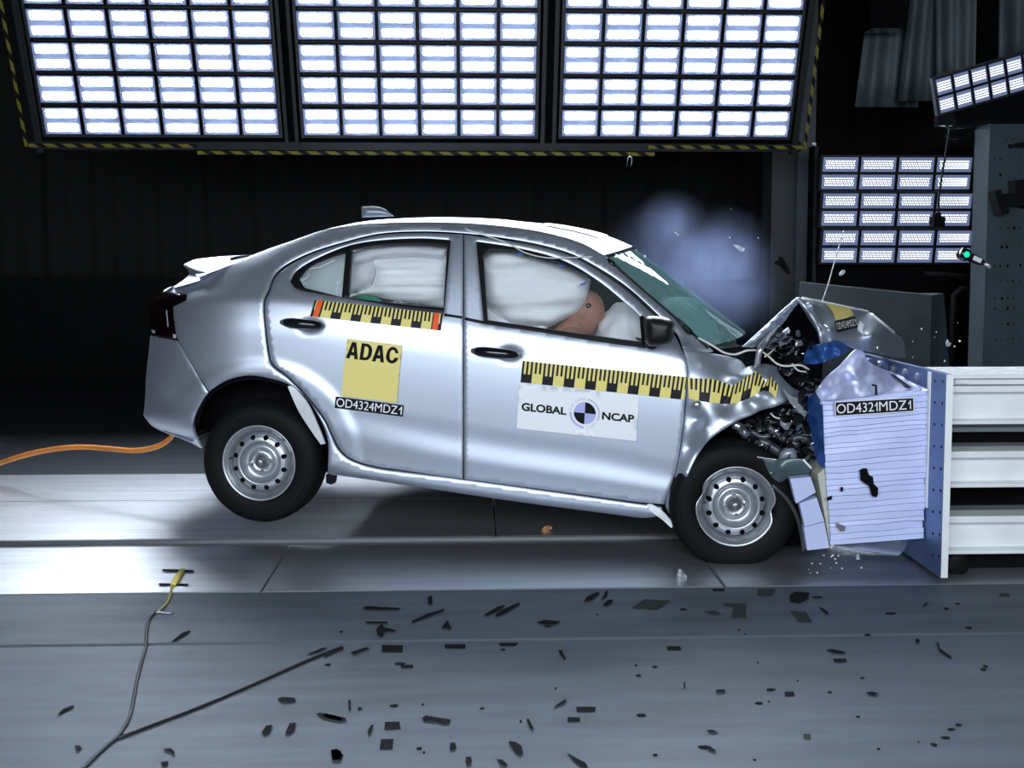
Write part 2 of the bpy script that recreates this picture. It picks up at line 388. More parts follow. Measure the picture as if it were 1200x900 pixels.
# ------------------------------------------------------------------ setting: floor, walls
YJ = [-4.4, -1.137, -0.534, 0.20, 0.33, 1.2, 1.97, 7.7]      # joints between the plate rows, running along the hall
floor_ob = MB().box((-9, -9, -0.14), (9, 9.0, -0.06)).obj('floor', mat('floor_bed', (0.003, 0.003, 0.0035), 0.9, spec=.1)); tag(floor_ob, kind='structure')
def floor_mat(name, col, rough, metal, scale_x, streak, spec=0.5, blotch=0.25, bump=0.08):
    m = bpy.data.materials.new(name); m.use_nodes = True; nt = m.node_tree; b = nt.nodes['Principled BSDF']
    tc = nt.nodes.new('ShaderNodeTexCoord'); mp = nt.nodes.new('ShaderNodeMapping'); mp.inputs['Scale'].default_value = (scale_x, 4, 1)
    nt.links.new(tc.outputs['Object'], mp.inputs[0])
    n = nt.nodes.new('ShaderNodeTexNoise'); n.inputs['Scale'].default_value = 2.2; n.inputs['Detail'].default_value = 9; n.inputs['Roughness'].default_value = 0.62
    nt.links.new(mp.outputs[0], n.inputs[0])
    n2 = nt.nodes.new('ShaderNodeTexNoise'); n2.inputs['Scale'].default_value = 1.1; n2.inputs['Detail'].default_value = 5; nt.links.new(tc.outputs['Object'], n2.inputs[0])
    f = math_node(nt, 'ADD', math_node(nt, 'MULTIPLY', n.outputs[0], streak), math_node(nt, 'MULTIPLY', n2.outputs[0], blotch))
    r = nt.nodes.new('ShaderNodeMapRange'); r.inputs[1].default_value = 0.3 * (streak + blotch); r.inputs[2].default_value = 0.72 * (streak + blotch)
    nt.links.new(f, r.inputs[0])
    lo = tuple(c * 0.72 for c in col); hi = tuple(min(1, c * 1.22) for c in col)
    nt.links.new(mixcol(nt, r.outputs[0], lo, hi), b.inputs['Base Color'])
    rg = nt.nodes.new('ShaderNodeMapRange'); rg.inputs[3].default_value = rough + 0.06; rg.inputs[4].default_value = rough - 0.05; nt.links.new(r.outputs[0], rg.inputs[0])
    nt.links.new(rg.outputs[0], b.inputs['Roughness']); b.inputs['Metallic'].default_value = metal; b.inputs['Specular IOR Level'].default_value = spec
    g = nt.nodes.new('ShaderNodeTexNoise'); g.inputs['Scale'].default_value = 160; g.inputs['Detail'].default_value = 3; nt.links.new(tc.outputs['Object'], g.inputs[0])
    bp = nt.nodes.new('ShaderNodeBump'); bp.inputs['Strength'].default_value = bump; bp.inputs['Distance'].default_value = 0.004
    nt.links.new(g.outputs[0], bp.inputs['Height']); nt.links.new(bp.outputs[0], b.inputs['Normal'])
    return m
M_FL_FRONT = floor_mat('painted_floor_plate', (0.105, 0.128, 0.155), 0.60, 0.2, 0.6, 0.5, spec=0.32)
M_FL_TRACK = floor_mat('bare_metal_track_plate', (0.70, 0.735, 0.78), 0.44, 1.0, 0.25, 0.8)
M_FL_BACK = floor_mat('rear_floor_plate', (0.05, 0.058, 0.066), 0.5, 0.4, 0.4, 0.5)
def plate(x0, x1, y0, y1, m, top=0.0):
    g = 0.004; b = 0.005; x0 += g; x1 -= g; y0 += 0.009 if abs(y0+1.137) < .01 else g; y1 -= 0.009 if abs(y1+1.137) < .01 else g
    v = [(x0, y0, -0.06), (x1, y0, -0.06), (x1, y1, -0.06), (x0, y1, -0.06), (x0, y0, top-b), (x1, y0, top-b), (x1, y1, top-b), (x0, y1, top-b),
         (x0+b, y0+b, top), (x1-b, y0+b, top), (x1-b, y1-b, top), (x0+b, y1-b, top)]
    f = [(8, 9, 10, 11)] + [(i, (i+1) % 4, 4+(i+1) % 4, 4+i) for i in range(4)] + [(4+i, 4+(i+1) % 4, 8+(i+1) % 4, 8+i) for i in range(4)]
    return mesh_obj('floor_plate', v, f, m, floor_ob, False)
xc1 = PZ(322, 667)[0]; xc2 = PZ(838, 672)[0]
rows = [(0, [-9, 9], M_FL_FRONT), (1, [-9, 9], M_FL_FRONT), (2, [-9, xc1, xc2, 9], M_FL_TRACK), (3, [-9, 9], mat('groove_steel', (.035, .038, .04), .5, .6)), (4, [-9, PZ(580, 610)[0], 9], M_FL_TRACK), (5, [-9, -1.2, 9], M_FL_TRACK), (6, [-9, -3.4, 2, 9], M_FL_BACK)]
for i, xs, m in rows:
    for a, b in zip(xs[:-1], xs[1:]): plate(a, b, YJ[i], YJ[i+1], m, -0.02 if i == 3 else 0.0)
for y in (0.205, 0.325):
    o = MB().box((-9, y-0.005, -0.03), (9, y+0.005, -0.001)).obj('track_rail', mat('rail_steel', (.30, .32, .34), .4, 1.0), floor_ob); o['label'] = 'bright steel track rail'

wall_b = MB()
N = 220; v = []; f = []
for i in range(N + 1):
    x = -9 + 18 * i / N; y = 7.75 + 0.05 * math.sin(i * 1.9) + 0.03 * math.sin(i * 0.83 + 1)
    v += [(x, y, 1.15), (x, y, 6.5)]
for i in range(N): f.append((2*i, 2*i+2, 2*i+3, 2*i+1))
wall_b.add(v, f); wall_b.box((-9, 7.9, 0), (9, 8.0, 6.5))
o = wall_b.obj('wall_back', mat('black_drape', (0.012, 0.013, 0.012), 0.9), smooth=True); tag(o, kind='structure')
zt = PY(100, 325, 7.6)[2]
o = MB().box((-9, 7.58, 0.0), (2.5, 7.66, zt)).obj('baseboard_back', mat('dark_grey_board', (0.007, 0.009, 0.009), 0.8, spec=0.2, var=0.1, vscale=1)); tag(o, kind='structure')
o = MB().box((4.9, -9, 0), (5.0, 8, 6.5)).obj('wall_right', mat('dark_wall', (0.02, 0.022, 0.025), 0.9)); tag(o, kind='structure')
o = MB().box((-9.0, -9, 0), (-8.9, 8, 6.5)).obj('wall_left', MATS['dark_wall']); tag(o, kind='structure')

# tall grey post beside the lamp bank
def px_box(mb, x0, x1, y0, y1, Y, depth):
    a = PY(x0, y1, Y); b = PY(x1, y0, Y); return mb.box((a[0], Y, a[2]), (b[0], Y + depth, b[2]))
post = empty('steel_post', (PY(925, 400, 4.6)[0], 4.7, 0), 'tall grey steel post behind the smoke, left of the stacked lamps', 'post')
def shift(o, root):                     # parts keep their place in the hall under a root that stands elsewhere
    o.parent = root; o.matrix_parent_inverse = Matrix.Translation(-Vector(root.location)); return o
a = PY(903, 300, 4.6)[0]; b = PY(929, 300, 4.6)[0]; c = PY(953, 300, 4.5)[0]
shift(MB().box((a, 4.6, 0), (b, 4.9, 3.6)).obj('web', mat('post_grey', (0.05, 0.06, 0.065), 0.6, 0.1)), post)
shift(MB().box((b, 4.5, 0), (c, 5.0, 3.9)).obj('flange', mat('post_light', (0.11, 0.13, 0.145), 0.6, 0.1)), post)
shift(MB().box((a-0.08, 4.5, 0), (c+0.08, 5.0, 0.02)).obj('base_plate', mat('post_grey', (0, 0, 0))), post)

# ------------------------------------------------------------------ lamp panels
TILT = math.radians(20); LY = 3.0; LZ = PY(490, 180, LY)[2]
NV = np.array([0, -math.cos(TILT), -math.sin(TILT)]); TV = np.array([0, -math.sin(TILT), math.cos(TILT)])
M_HOUS = mat('lamp_housing', (0.02, 0.022, 0.028), 0.45, 0.3)
M_LENS = mat('lamp_lens', (0.10, 0.12, 0.18), 0.3, emit=(0.26, 0.33, 0.60, 0.42))
def lamp_unit(w, h, strips, tree_parent, ledmat):
    """one lamp of w x h in a plane x-z facing -y: housing rim, lens and diode strips"""
    t = 0.004; hb = MB()
    hb.box((0, 0, 0), (w, 0.05, h))
    for q in ((0, 0, w, t), (0, h-t, w, h), (0, t, t, h-t), (w-t, t, w, h-t)): hb.box((q[0], -0.014, q[1]), (q[2], 0, q[3]))
    hz = hb.obj('lamp', M_HOUS, tree_parent)
    l = mesh_obj('lens', [(t, -0.002, t), (w-t, -0.002, t), (w-t, -0.002, h-t), (t, -0.002, h-t)], [(0, 1, 2, 3)], M_LENS, hz, False)
    mx = w * (0.105 if strips > 1 else 0.10)
    for k in range(strips):
        z0 = h * (k + 0.215) / strips + (0.004 if strips > 1 else 0); z1 = h * (k + 0.785) / strips
        mesh_obj('led_strip', [(mx, -0.008, z0), (w-mx, -0.008, z0), (w-mx, -0.008, z1), (mx, -0.008, z1)], [(0, 1, 2, 3)], ledmat, hz, False, uvs=[(0, 0), (1, 0), (1, 1), (0, 1)])
    return hz
def lamp_panel(label, loc, rot, w, h, cols, rws, gap, strips, ledmat, group, rim=0.03, dp=0.09):
    gap, gz = gap if isinstance(gap, tuple) else (gap, gap)
    root = empty('floodlight', loc, label, 'lamp panel', group); root.rotation_euler = rot
    fr = MB().box((-rim, 0.0, -rim), (0, dp, rws*(h+gz)-gz+rim)).box((cols*(w+gap)-gap, 0, -rim), (cols*(w+gap)-gap+rim, dp, rws*(h+gz)-gz+rim))
    fr.box((0, 0, -rim), (cols*(w+gap)-gap, dp, 0)).box((0, 0, rws*(h+gz)-gz), (cols*(w+gap)-gap, dp, rws*(h+gz)-gz+rim)).box((0, dp-.03, 0), (cols*(w+gap)-gap, dp+.005, rws*(h+gz)-gz))
    fr.obj('frame', mat('lamp_frame', (0.03, 0.033, 0.04), 0.5, 0.4), root)
    proto = lamp_unit(w, h, strips, root, ledmat)
    for c_ in range(cols):
        for r_ in range(rws):
            if c_ == 0 and r_ == 0: continue
            q = copy_tree(proto, root); q.location = (c_*(w+gap), 0, r_*(h+gz))
    return root
r0 = 0.135
for (x0, x1), lab in zip(((-3.14, -1.44), (-1.26, 0.45), (0.645, 2.35)), ('large tilted lamp panel above the boot of the car', 'large tilted lamp panel above the middle of the car, between two others', 'large tilted lamp panel next to the grey post, above the smoke')):
    g = 0.018; wl = (x1 - x0 + g) / 6 - g
    p = np.array([x0, LY, LZ]) + TV * r0
    lamp_panel(lab, p, (TILT, 0, 0), wl, 0.2015, 6, 7, (g, 0.0285), 2, M_LED, 'large lamp panels over the car', 0.02)
# gantry that carries the three panels, edged with hazard tape
gan = empty('lamp_gantry', (-0.4, LY, LZ), 'dark frame edged with yellow and black hazard tape, carrying the large lamp panels', 'frame')
gan.rotation_euler = (TILT, 0, 0)
M_GAN = mat('gantry_dark', (0.012, 0.015, 0.016), 0.5, 0.4)
def gl(x): return x + 0.4
MB().box((gl(-3.26), 0.10, 0.04), (gl(2.46), 0.2, 1.9)).obj('back_sheet', M_DARK, gan)
for a, b in ((-3.22, -3.17), (-1.40, -1.375), (-1.325, -1.30), (0.49, 0.52), (0.575, 0.605), (2.385, 2.43)):
    MB().box((gl(a), -0.02, 0.0), (gl(b), 0.1, 1.9)).obj('upright', M_GAN, gan)
MB().box((gl(-3.26), -0.01, 0.025), (gl(2.46), 0.12, 0.085)).obj('bottom_rail', M_GAN, gan)
def haz(name, x0, x1, z0, z1, vert=False):
    L = (z1 - z0 if vert else x1 - x0) / 0.14
    uv = [(0, 0), (0, 1), (L, 1), (L, 0)] if vert else [(0, 0), (L, 0), (L, 1), (0, 1)]
    mb = MB().box((gl(x0), -0.022, z0), (gl(x1), -0.012, z1))
    o = mesh_obj(name, [(gl(x0), -0.026, z0), (gl(x1), -0.026, z0), (gl(x1), -0.026, z1), (gl(x0), -0.026, z1)], [(0, 1, 2, 3)], M_HAZ, gan, False, uvs=uv if not vert else [(0, 0), (0, 1), (L, 1), (L, 0)])
    o['label'] = 'yellow and black striped tape'; return o
haz('hazard_tape', -3.27, -2.05, 0.045, 0.072); haz('hazard_tape', -2.05, 1.35, -0.005, 0.022); haz('hazard_tape', 1.3, 2.48, 0.05, 0.077)
haz('hazard_tape', -3.30, -3.275, 0.05, 1.9, True); haz('hazard_tape', 2.47, 2.495, 0.05, 1.9, True)
lp = PY(737, 190, LY - 0.05)
tag(MB().tube([lp + np.array(q) for q in ((-0.015, 0, -0.03), (-0.008, 0, 0.03), (0.004, 0, 0.045), (0.02, 0, 0.035), (0.022, 0, 0.0), (0.012, 0, -0.03))], 0.0025, 6).obj('cable_loop', M_STEEL, smooth=True), 'thin pale wire loop hanging under the hazard tape', 'wire')

# three stacked small panels at the right and one tilted in front
PYS = 3.6
for k, (yt, yb) in enumerate(((184, 222), (226, 265), (269, 308))):
    A = PY(961, yb, PYS); B = PY(1137, yt, PYS); W_ = B[0] - A[0]; H_ = B[2] - A[2]; g = 0.014
    lab = ('topmost of three small stacked lamp panels right of the post', 'middle of three small stacked lamp panels right of the post', 'lowest of three small stacked lamp panels right of the post')[k]
    lamp_panel(lab, A, (math.radians(10), 0, 0), (W_+g)/4-g, (H_+g)/2-g, 4, 2, g, 1, M_LED_SMALL, 'small stacked lamp panels', 0.012, .05)
rk = empty('lamp_rack', (PY(1050, 300, 3.8)[0], 3.85, 0), 'black rack behind the three small stacked lamp panels', 'rack')
rm = MB(); a = PY(950, 330, 3.78); b = PY(1141, 172, 3.78)
shift(MB().box((a[0], 3.80, 0.0), (b[0], 3.9, b[2])).obj('back_board', M_DARK), rk)
for xx in (a[0], b[0]-0.03): shift(MB().box((xx, 3.74, 0), (xx+0.03, 3.80, b[2])).obj('upright', M_GAN), rk)
A = PY(1101, 134, 2.3); B = PY(1260, 88, 2.3)
tp = lamp_panel('tilted small lamp panel in front of the hanging curtains', A, (math.radians(12), -math.atan2((B-A)[2], (B-A)[0]), 0), 0.118, 0.118, 7, 2, 0.008, 1, M_LED_SMALL, None, 0.012, .045)
lb = empty('lamp_bracket', PY(1112, 145, 2.35), 'black clamp arm under the tilted small lamp panel', 'bracket')
q = [PY(x, y, 2.38) for x, y in ((1104, 140), (1112, 150), (1140, 147), (1180, 135))]
shift(MB().tube(q, 0.012).obj('arm', M_BLACK, smooth=True), lb); px_box(m_ := MB(), 1099, 1120, 133, 147, 2.36, 0.06); shift(m_.obj('clamp', M_BLACK), lb)
q = [PY(x, y, 2.33) for x, y in ((1140, 159), (1115, 163), (1108, 158))]
shift(MB().tube(q, 0.008).obj('strut', M_BLACK, smooth=True), lb)

# hanging strip curtains at the top right
M_CUR = mat('grey_strip_curtain', (0.10, 0.13, 0.145), 0.55, var=0.2, vscale=3)
def curtain(pts_top, pts_bot, Y, label, n, seed, amp=0.05):
    v = []; f = []; rnd = random.Random(seed)
    for i in range(n + 1):
        t = i / n; off = amp * (math.sin(t * math.pi * n / 3.2 + seed) + 0.6 * math.sin(t * 9 + seed))
        a = (1-t)*np.array(pts_top[0]) + t*np.array(pts_top[1]); b = (1-t)*np.array(pts_bot[0]) + t*np.array(pts_bot[1])
        for s in range(5):
            p = a*(1-s/4) + b*s/4; v.append(PY(p[0], p[1], Y + off*(0.5+0.5*s/4)))
    for i in range(n):
        for s in range(4): f.append((i*5+s, i*5+s+1, (i+1)*5+s+1, (i+1)*5+s))
    o = mesh_obj('strip_curtain', v, f, M_CUR, None, True); md = o.modifiers.new('thickness', 'SOLIDIFY'); md.thickness = 0.006
    return tag(o, label, 'curtain', 'hanging strip curtains')
curtain(((1026, -60), (1085, -60)), ((1002, 125), (1075, 126)), 4.4, 'grey strip curtain hanging beside the black box, widest and lowest', 16, 1)
curtain(((1072, -60), (1105, -60)), ((1049, 119), (1096, 118)), 4.2, 'narrow grey strip curtain overlapping the wide one, middle of three', 12, 2)
curtain(((1094, -60), (1146, -60)), ((1095, 98), (1142, 105)), 4.0, 'grey strip curtain whose lower end is behind the tilted lamp panel', 14, 3)
curtain(((1172, -60), (1230, -60)), ((1170, 72), (1230, 72)), 3.8, 'grey and yellowish curtain in the top corner above the perforated board', 12, 4)
bx = empty('ceiling_box', PY(1040, 33, 3.9), 'black box hanging in front of the strip curtains', 'box')
shift(px_box(MB(), 1019, 1063, -60, 31, 3.9, 0.25).obj('housing', M_DARK), bx); shift(px_box(MB(), 1022, 1060, 29, 33, 3.92, 0.2).obj('bottom_cap', M_BLACK), bx)

# perforated board with a clamp and an arm
pb = empty('perforated_board', (PY(1180, 430, 2.6)[0], 2.65, 0), 'tall grey perforated board at the edge behind the white beams', 'board')
a = PY(1144, 430, 2.6); b = PY(1160, 150, 2.6); zb = PY(1160, 150, 2.6)[2]
xe = PY(1260, 150, 2.6)[0]
shift(MB().hexa([(a[0], 2.72, 0), (b[0], 2.6, 0), (b[0], 2.6, zb), (a[0], 2.72, zb), (a[0], 2.735, 0), (b[0], 2.64, 0), (b[0], 2.64, zb), (a[0], 2.735, zb)]).obj('side_flange', mat('board_light', (0.045, 0.065, 0.08), 0.6, 0.1)), pb)
shift(MB().box((b[0], 2.6, 0), (xe, 2.8, zb+0.03)).obj('panel', M_TEAL), pb)
hm = MB()
for yy in (164, 186, 205, 247, 268, 290, 312, 330, 350, 362, 380, 398):
    for k in range(10):
        if random.random() < 0.35: continue
        p = PY(1166 + k*7.2 + random.uniform(-1, 1), yy - k*0.3, 2.597); r = random.choice((0.004, 0.005, 0.006, 0.009))
        hm.add([(p[0]+r*math.cos(t*math.pi/3), 2.5975-0.0005*k, p[2]+1.5*r*math.sin(t*math.pi/3)) for t in range(6)], [(0, 1, 2, 3, 4, 5)])
o = shift(hm.obj('perforation', M_DARK), pb); o['kind'] = 'stuff'
cl = empty('clamp_camera', PY(1190, 235, 2.5), 'black clamped camera on the perforated board', 'camera')
def quad_block(mb, pts, Y, dep): 
    fr = [PY(x, y, Y) for x, y in pts]; bk = [p + np.array([0, dep, 0]) for p in fr]; return mb.hexa(fr + bk)
shift(quad_block(MB(), [(1165, 224), (1173, 222), (1183, 250), (1174, 252)], 2.45, 0.09).obj('lens_hood', mat('matt_black', (.006, .006, .007), .7, spec=.15)), cl)
shift(quad_block(MB(), [(1174, 228), (1196, 224), (1200, 240), (1180, 243)], 2.46, 0.08).obj('body', mat('matt_black', (.006, .006, .007), .7, spec=.15)), cl)
shift(quad_block(MB(), [(1189, 211), (1215, 209), (1215, 246), (1191, 240)], 2.50, 0.1).obj('clamp', mat('matt_black', (.006, .006, .007), .7, spec=.15)), cl)
tag(quad_block(MB(), [(1189, 168), (1215, 164), (1215, 170), (1190, 172)], 2.5, 0.1).obj('mounting_bar', mat('matt_black', (.006, .006, .007), .7, spec=.15)), 'short black bar fixed high on the perforated board', 'bar')

# sheet metal cover behind the barrier
cv = empty('machine_cover', (PY(1020, 430, 2.2)[0], 2.4, 0), 'teal grey sheet metal cover behind the crushed bonnet', 'cover')
cp = [PY(x, y, Y) for x, y, Y in ((938, 331, 2.2), (1092, 346, 2.2), (1106, 344, 2.5))]
zz = [p[2] for p in cp]
shift(MB().hexa([(cp[0][0], 2.2, 0), (cp[1][0], 2.2, 0), cp[1], cp[0], (cp[0][0], 2.22, 0), (cp[1][0], 2.22, 0), cp[1]+np.array([0, .02, 0]), cp[0]+np.array([0, .02, 0])]).obj('front_sheet', mat('cover_sheet', (0.07, 0.085, 0.095), 0.4, 0.5, var=0.15)), cv)
xb = PY(1117, 430, 2.5)[0]
shift(MB().hexa([(cp[1][0]+0.002, 2.2, 0), (xb+0.02, 2.45, 0), cp[2], cp[1]+np.array([0.002, 0, 0]), (cp[1][0]+.002, 2.6, 0), (xb, 2.6, 0), cp[2]+np.array([0, .12, 0]), cp[1]+np.array([.002, .4, 0])]).obj('side_sheet', M_TEAL), cv)
shift(MB().tube([cp[0]+np.array([0, -.004, 0]), cp[1]+np.array([0, -.004, 0])], 0.006).obj('top_hem', M_STEEL), cv)
for i, (x, y) in enumerate(((1098, 322), (1112, 322), (1120, 330), (1118, 345))): pass
pp = empty('hydraulic_pipe', PY(1110, 322, 3.0), 'dark glossy pipe bend below the stacked lamp panels', 'pipe')
shift(MB().tube([PY(x, y, 3.0) for x, y in ((1085, 321), (1105, 322), (1125, 324), (1139, 326))], 0.018).obj('upper_pipe', M_RUBBER, smooth=True), pp)
shift(MB().tube([PY(x, y, 2.95) for x, y in ((1141, 340), (1126, 339), (1118, 346), (1116, 380), (1116, 440))], 0.022).obj('lower_pipe', M_RUBBER, smooth=True), pp)

# ------------------------------------------------------------------ barrier: white trolley with plate, blue crushable block
YN, YF = -0.52, 0.50
XP = PY(1109, 439, YN)[0]; ZT = PY(1109, 439, YN)[2]; ZB = PY(1104, 677, YN)[2]; TH = 0.031
tr = empty('barrier_wall', (XP + 1.0, 0, 0), 'white steel crash barrier with stacked channel beams and a drilled blue end plate', 'barrier')
shift(MB().box((XP, YN, ZB), (XP+TH, YF, ZT)).obj('end_plate', M_PLATE, None), tr)
o = shift(MB().box((XP+0.0005, YN-0.003, ZB), (XP+TH-0.0005, YN, ZT)).obj('plate_edge', M_WSTEEL), tr); o['label'] = 'whitish bare plate edge'
shift(MB().box((XP-0.006, -0.37, ZT-0.62), (XP, -0.345, ZT-0.005)).obj('backing_edge', M_WSTEEL), tr)
for x, y in ((1018.5, 423), (1032, 426.5), (1047, 432), (1062, 436), (1077, 441)):
    p = PX(x, y, XP); v, f = lathe([(0.0, -0.016), (0.013, -0.016), (0.016, -0.012), (0.016, 0.0)], p, (1, 0, 0), (0, 0, 1), 8)
    o = shift(mesh_obj('bolt', v, f, M_STEEL, None, False), tr)
for k in range(9):
    for x in (1096 - k*0.4, 1105 - k*0.55):
        p = PX(x, 446 + k*25.6 + (1 if x > 1100 else 0), XP); v, f = lathe([(0.0, -0.001), (0.007, -0.001)], p, (1, 0, 0), (0, 0, 1), 8)
        shift(mesh_obj('bolt_hole', v, f, M_DARK, None, False), tr)
XR = 4.3; X0 = XP + TH; BY = -0.42
def zb_(y): return float(PY(1150, y, BY)[2])
def channel(y0, y1, y2, y3):
    """channel beam open to the aisle: upper flange lip y0..y1, web y1..y2, lower lip y2..y3"""
    m = MB(); z = [zb_(k) for k in (y0, y1, y2, y3)]
    m.box((X0, BY, z[1]), (XR, BY+0.12, z[0])).box((X0, BY+0.055, z[2]), (XR, BY+0.12, z[1])).box((X0, BY, z[3]), (XR, BY+0.12, z[2]))
    o = shift(m.obj('channel_beam', M_WSTEEL), tr); md = o.modifiers.new('edge', 'BEVEL'); md.width = 0.004; md.segments = 2; return o
channel(452.5, 460, 493, 497.5); channel(529, 537, 567, 571.5); channel(605, 613, 645, 649.5)
def bar(name, y0, y1, Y0, dep, m=M_WSTEEL):
    a = float(PY(1150, y0, Y0)[2]); b = float(PY(1150, y1, Y0)[2]); return shift(MB().box((X0, Y0, b), (XR, Y0+dep, a)).obj(name, m), tr)
bar('top_rail', 438.5, 443.5, -0.40, 0.12); bar('top_rail', 445, 450.5, -0.41, 0.14)
bar('top_rail', 432.5, 437, -0.30, 0.10)
bar('inner_tie', 501, 506, -0.18, 0.1, mat('tie_grey', (0.25, 0.29, 0.30), 0.5)); bar('inner_tie', 523, 526, -0.2, 0.1, MATS['tie_grey']); bar('inner_tie', 598, 602, -0.2, 0.1, MATS['tie_grey'])
a = PY(1119, 445, BY-.002); b = PY(1135, 449.5, BY-.002)
shift(MB().box((a[0], BY-0.006, b[2]), (b[0], BY+0.02, a[2])).obj('rating_tab', M_WHITE), tr)
shift(MB().box((X0, -0.1, ZB), (XR, 0.0, ZT-0.05)).obj('core_web', M_DARK), tr)
shift(MB().box((X0, -0.30, 0.0), (XR, 0.5, zb_(652))).obj('skid', M_DARK), tr)
p = PY(1124, 662, -0.40); v, f = lathe([(0.0, 0), (0.045, 0), (0.052, 0.008), (0.052, 0.05), (0.0, 0.05)], p, (0, 1, 0), (0, 0, 1), 20)
shift(mesh_obj('castor', v, f, M_RUBBER, None, True), tr)
scr = PY(1127, 636, BY + 0.10)
shift(MB().tube([scr + np.array(k) for k in ((-0.02, 0, -0.005), (0, 0, 0.0), (0.02, 0, 0.008))], 0.003, 5).obj('paint_scratch', mat('rust_mark', (0.20, 0.10, 0.07), 0.8)), tr)

blk = empty('crash_block', (PY(1030, 640, -0.1)[0], -0.1, 0.12), 'blue crushable aluminium block bolted to the barrier plate, jammed into the car', 'crash block')
TL, TR_, BR, BL = (962, 469), (1089, 457), (1083.5, 631), (974, 639)
YBk = -0.35; NS = 25; rnd = random.Random(3)
ys = np.cumsum([0] + [rnd.uniform(0.7, 1.25) for _ in range(NS)]); ys /= ys[-1]
wob = [[rnd.uniform(-0.8, 0.8) for _ in range(7)] for _ in range(NS + 1)]; wob[0] = wob[-1] = [0.0] * 7
for k in range(NS):
    v = []; f = []; n = 6; dy = rnd.uniform(-0.006, 0.006); tilt = rnd.uniform(-0.01, 0.01)
    for i in range(n + 1):
        t = i / n; xin = rnd.uniform(-1.0, 0.8) if i in (0, n) else 0
        for s, kk in ((0, k), (1, k + 1)):
            e = ys[kk]; L = np.array(TL)*(1-e) + np.array(BL)*e; R_ = np.array(TR_)*(1-e) + np.array(BR)*e
            p = L*(1-t) + R_*t + np.array([xin, wob[kk][i] * (1 if 0 < kk < NS else 0) + (0.28 if s == 0 else -0.28)])
            q = PY(p[0], p[1], YBk + dy + tilt*(t-.5) + 0.003*math.sin(5*t+k) + (0.004 if s == 0 else 0)); v += [q, q + np.array([0, 0.45, 0.0])]
    for i in range(n):
        a = i*4; b = a + 4
        f += [(a, a+2, b+2, b), (a+1, b+1, b+3, a+3), (a, b, b+1, a+1), (a+2, a+3, b+3, b+2)]
    f += [(0, 1, 3, 2), (n*4, n*4+2, n*4+3, n*4+1)]
    shift(mesh_obj('honeycomb_layer', v, f, M_BLUE, None, False), blk)
def PYd(px, py, d): 
    return plane_hit(px, py, np.stack([np.zeros_like(d), d, np.zeros_like(d)], -1).T if False else (0, 0, 0), (0, 1, 0)) if False else _pyd(px, py, d)
def _pyd(px, py, d):
    r = ray(px, py); t = (np.asarray(d, float) - CAM[1]) / r[..., 1]; return CAM + r * t[..., None]
cover = crumple(rbf([(962, 468, -0.352), (1020, 462, -0.352), (1089, 456, -0.352), (1007, 409, 0.12), (985, 430, -0.05), (957, 459, -0.30), (1002, 440, -0.20), (1012, 440, -0.12), (1050, 438, 0.02), (1030, 450, -0.22), (975, 450, -0.28), (1001, 425, -0.02), (995, 445, -0.14)]), (14, 0.05, 3.0), (6, 0.012, 1.0))
shift(skin('crumpled_cover', [(962, 470), (956, 459), (967, 444), (985, 428), (1000, 412), (1007, 408.5), (1010, 410), (1020, 425), (1050, 438), (1089, 454), (1089, 458), (1020, 464)], cover, M_BLUE, None, step=2.5, thick=0.01, place=_pyd, corner=60), blk)
face = crumple(rbf([(962, 470, -0.345), (966, 547, -0.345), (974, 639, -0.345), (946, 472, -0.20), (948, 500, -0.22), (955, 540, -0.30), (956, 490, -0.31)]), (12, 0.03, 5.0))
shift(skin('front_skin', [(946, 470), (957, 460), (963, 469), (965, 500), (967, 548), (961, 546), (953, 520), (948, 495)], face, M_DBLUE, None, step=2.5, thick=0.01, place=_pyd, corner=60), blk)
pouch = crumple(rbf([(948, 405, -0.1), (974, 400, -0.2), (993, 405, -0.1), (994, 412, -0.12), (960, 426, -0.25), (942, 426, -0.12), (965, 412, -0.26)]), (10, 0.06, 8.0))
shift(skin('torn_skin', [(948, 405), (962, 403.5), (974, 400), (984, 399.5), (993, 405), (995.5, 409), (993, 413), (975, 420), (960, 426), (942, 427), (943, 418)], pouch, M_DBLUE, None, step=2.2, thick=0.008, place=_pyd, corner=60), blk)
tray = rbf([(983, 640, -0.36), (1062, 635, -0.3), (1057, 648, -0.40), (1048, 651, -0.42), (1010, 645, -0.40)])
shift(skin('base_tray', [(978, 639), (1064, 633), (1060, 644), (1053, 651), (1040, 649), (1000, 643)], tray, M_STEEL, None, step=4, thick=0.01, place=_pyd), blk)
for q in ([(926, 561), (950, 559), (956, 577), (933, 590)], [(937, 590), (957, 583), (966, 611), (943, 617)], [(942, 618), (966, 612), (972, 642), (946, 645)]):
    fr = [PY(x, y, -0.36) for x, y in q]; shift(MB().hexa(fr + [p + np.array([0.005, 0.05, 0]) for p in fr]).obj('bumper_strip', M_BLUE), blk)
fr = [PY(x, y, -0.33) for x, y in [(958, 556), (966, 549), (977, 640), (973, 643)]]
o = shift(MB().hexa(fr + [p + np.array([0, 0.3, 0]) for p in fr]).obj('bumper_seam', mat('pale_foam', (0.50, 0.50, 0.40), 0.7)), blk); o['label'] = 'pale yellowish seam'
fr = [PY(x, y, -0.36) for x, y in [(957, 560), (960, 555), (973, 640), (972, 642)]]
lab_d = lambda x, y: np.full(len(np.atleast_1d(x)), -0.362)
LBQ = [(978.5, 471.2), (1070.5, 466), (1071, 481.8), (979, 487.6)]
lo = shift(skin('label', LBQ, lab_d, M_LABEL, None, step=6, thick=0.0, place=_pyd, smooth=False), blk); lo['label'] = 'black label with white lettering'
def inq(q, l, r, t, b): 
    c = bil(q, np.array([l, 1-r, 1-r, l]), np.array([1-t, 1-t, b, b])); return [tuple(k) for k in c]
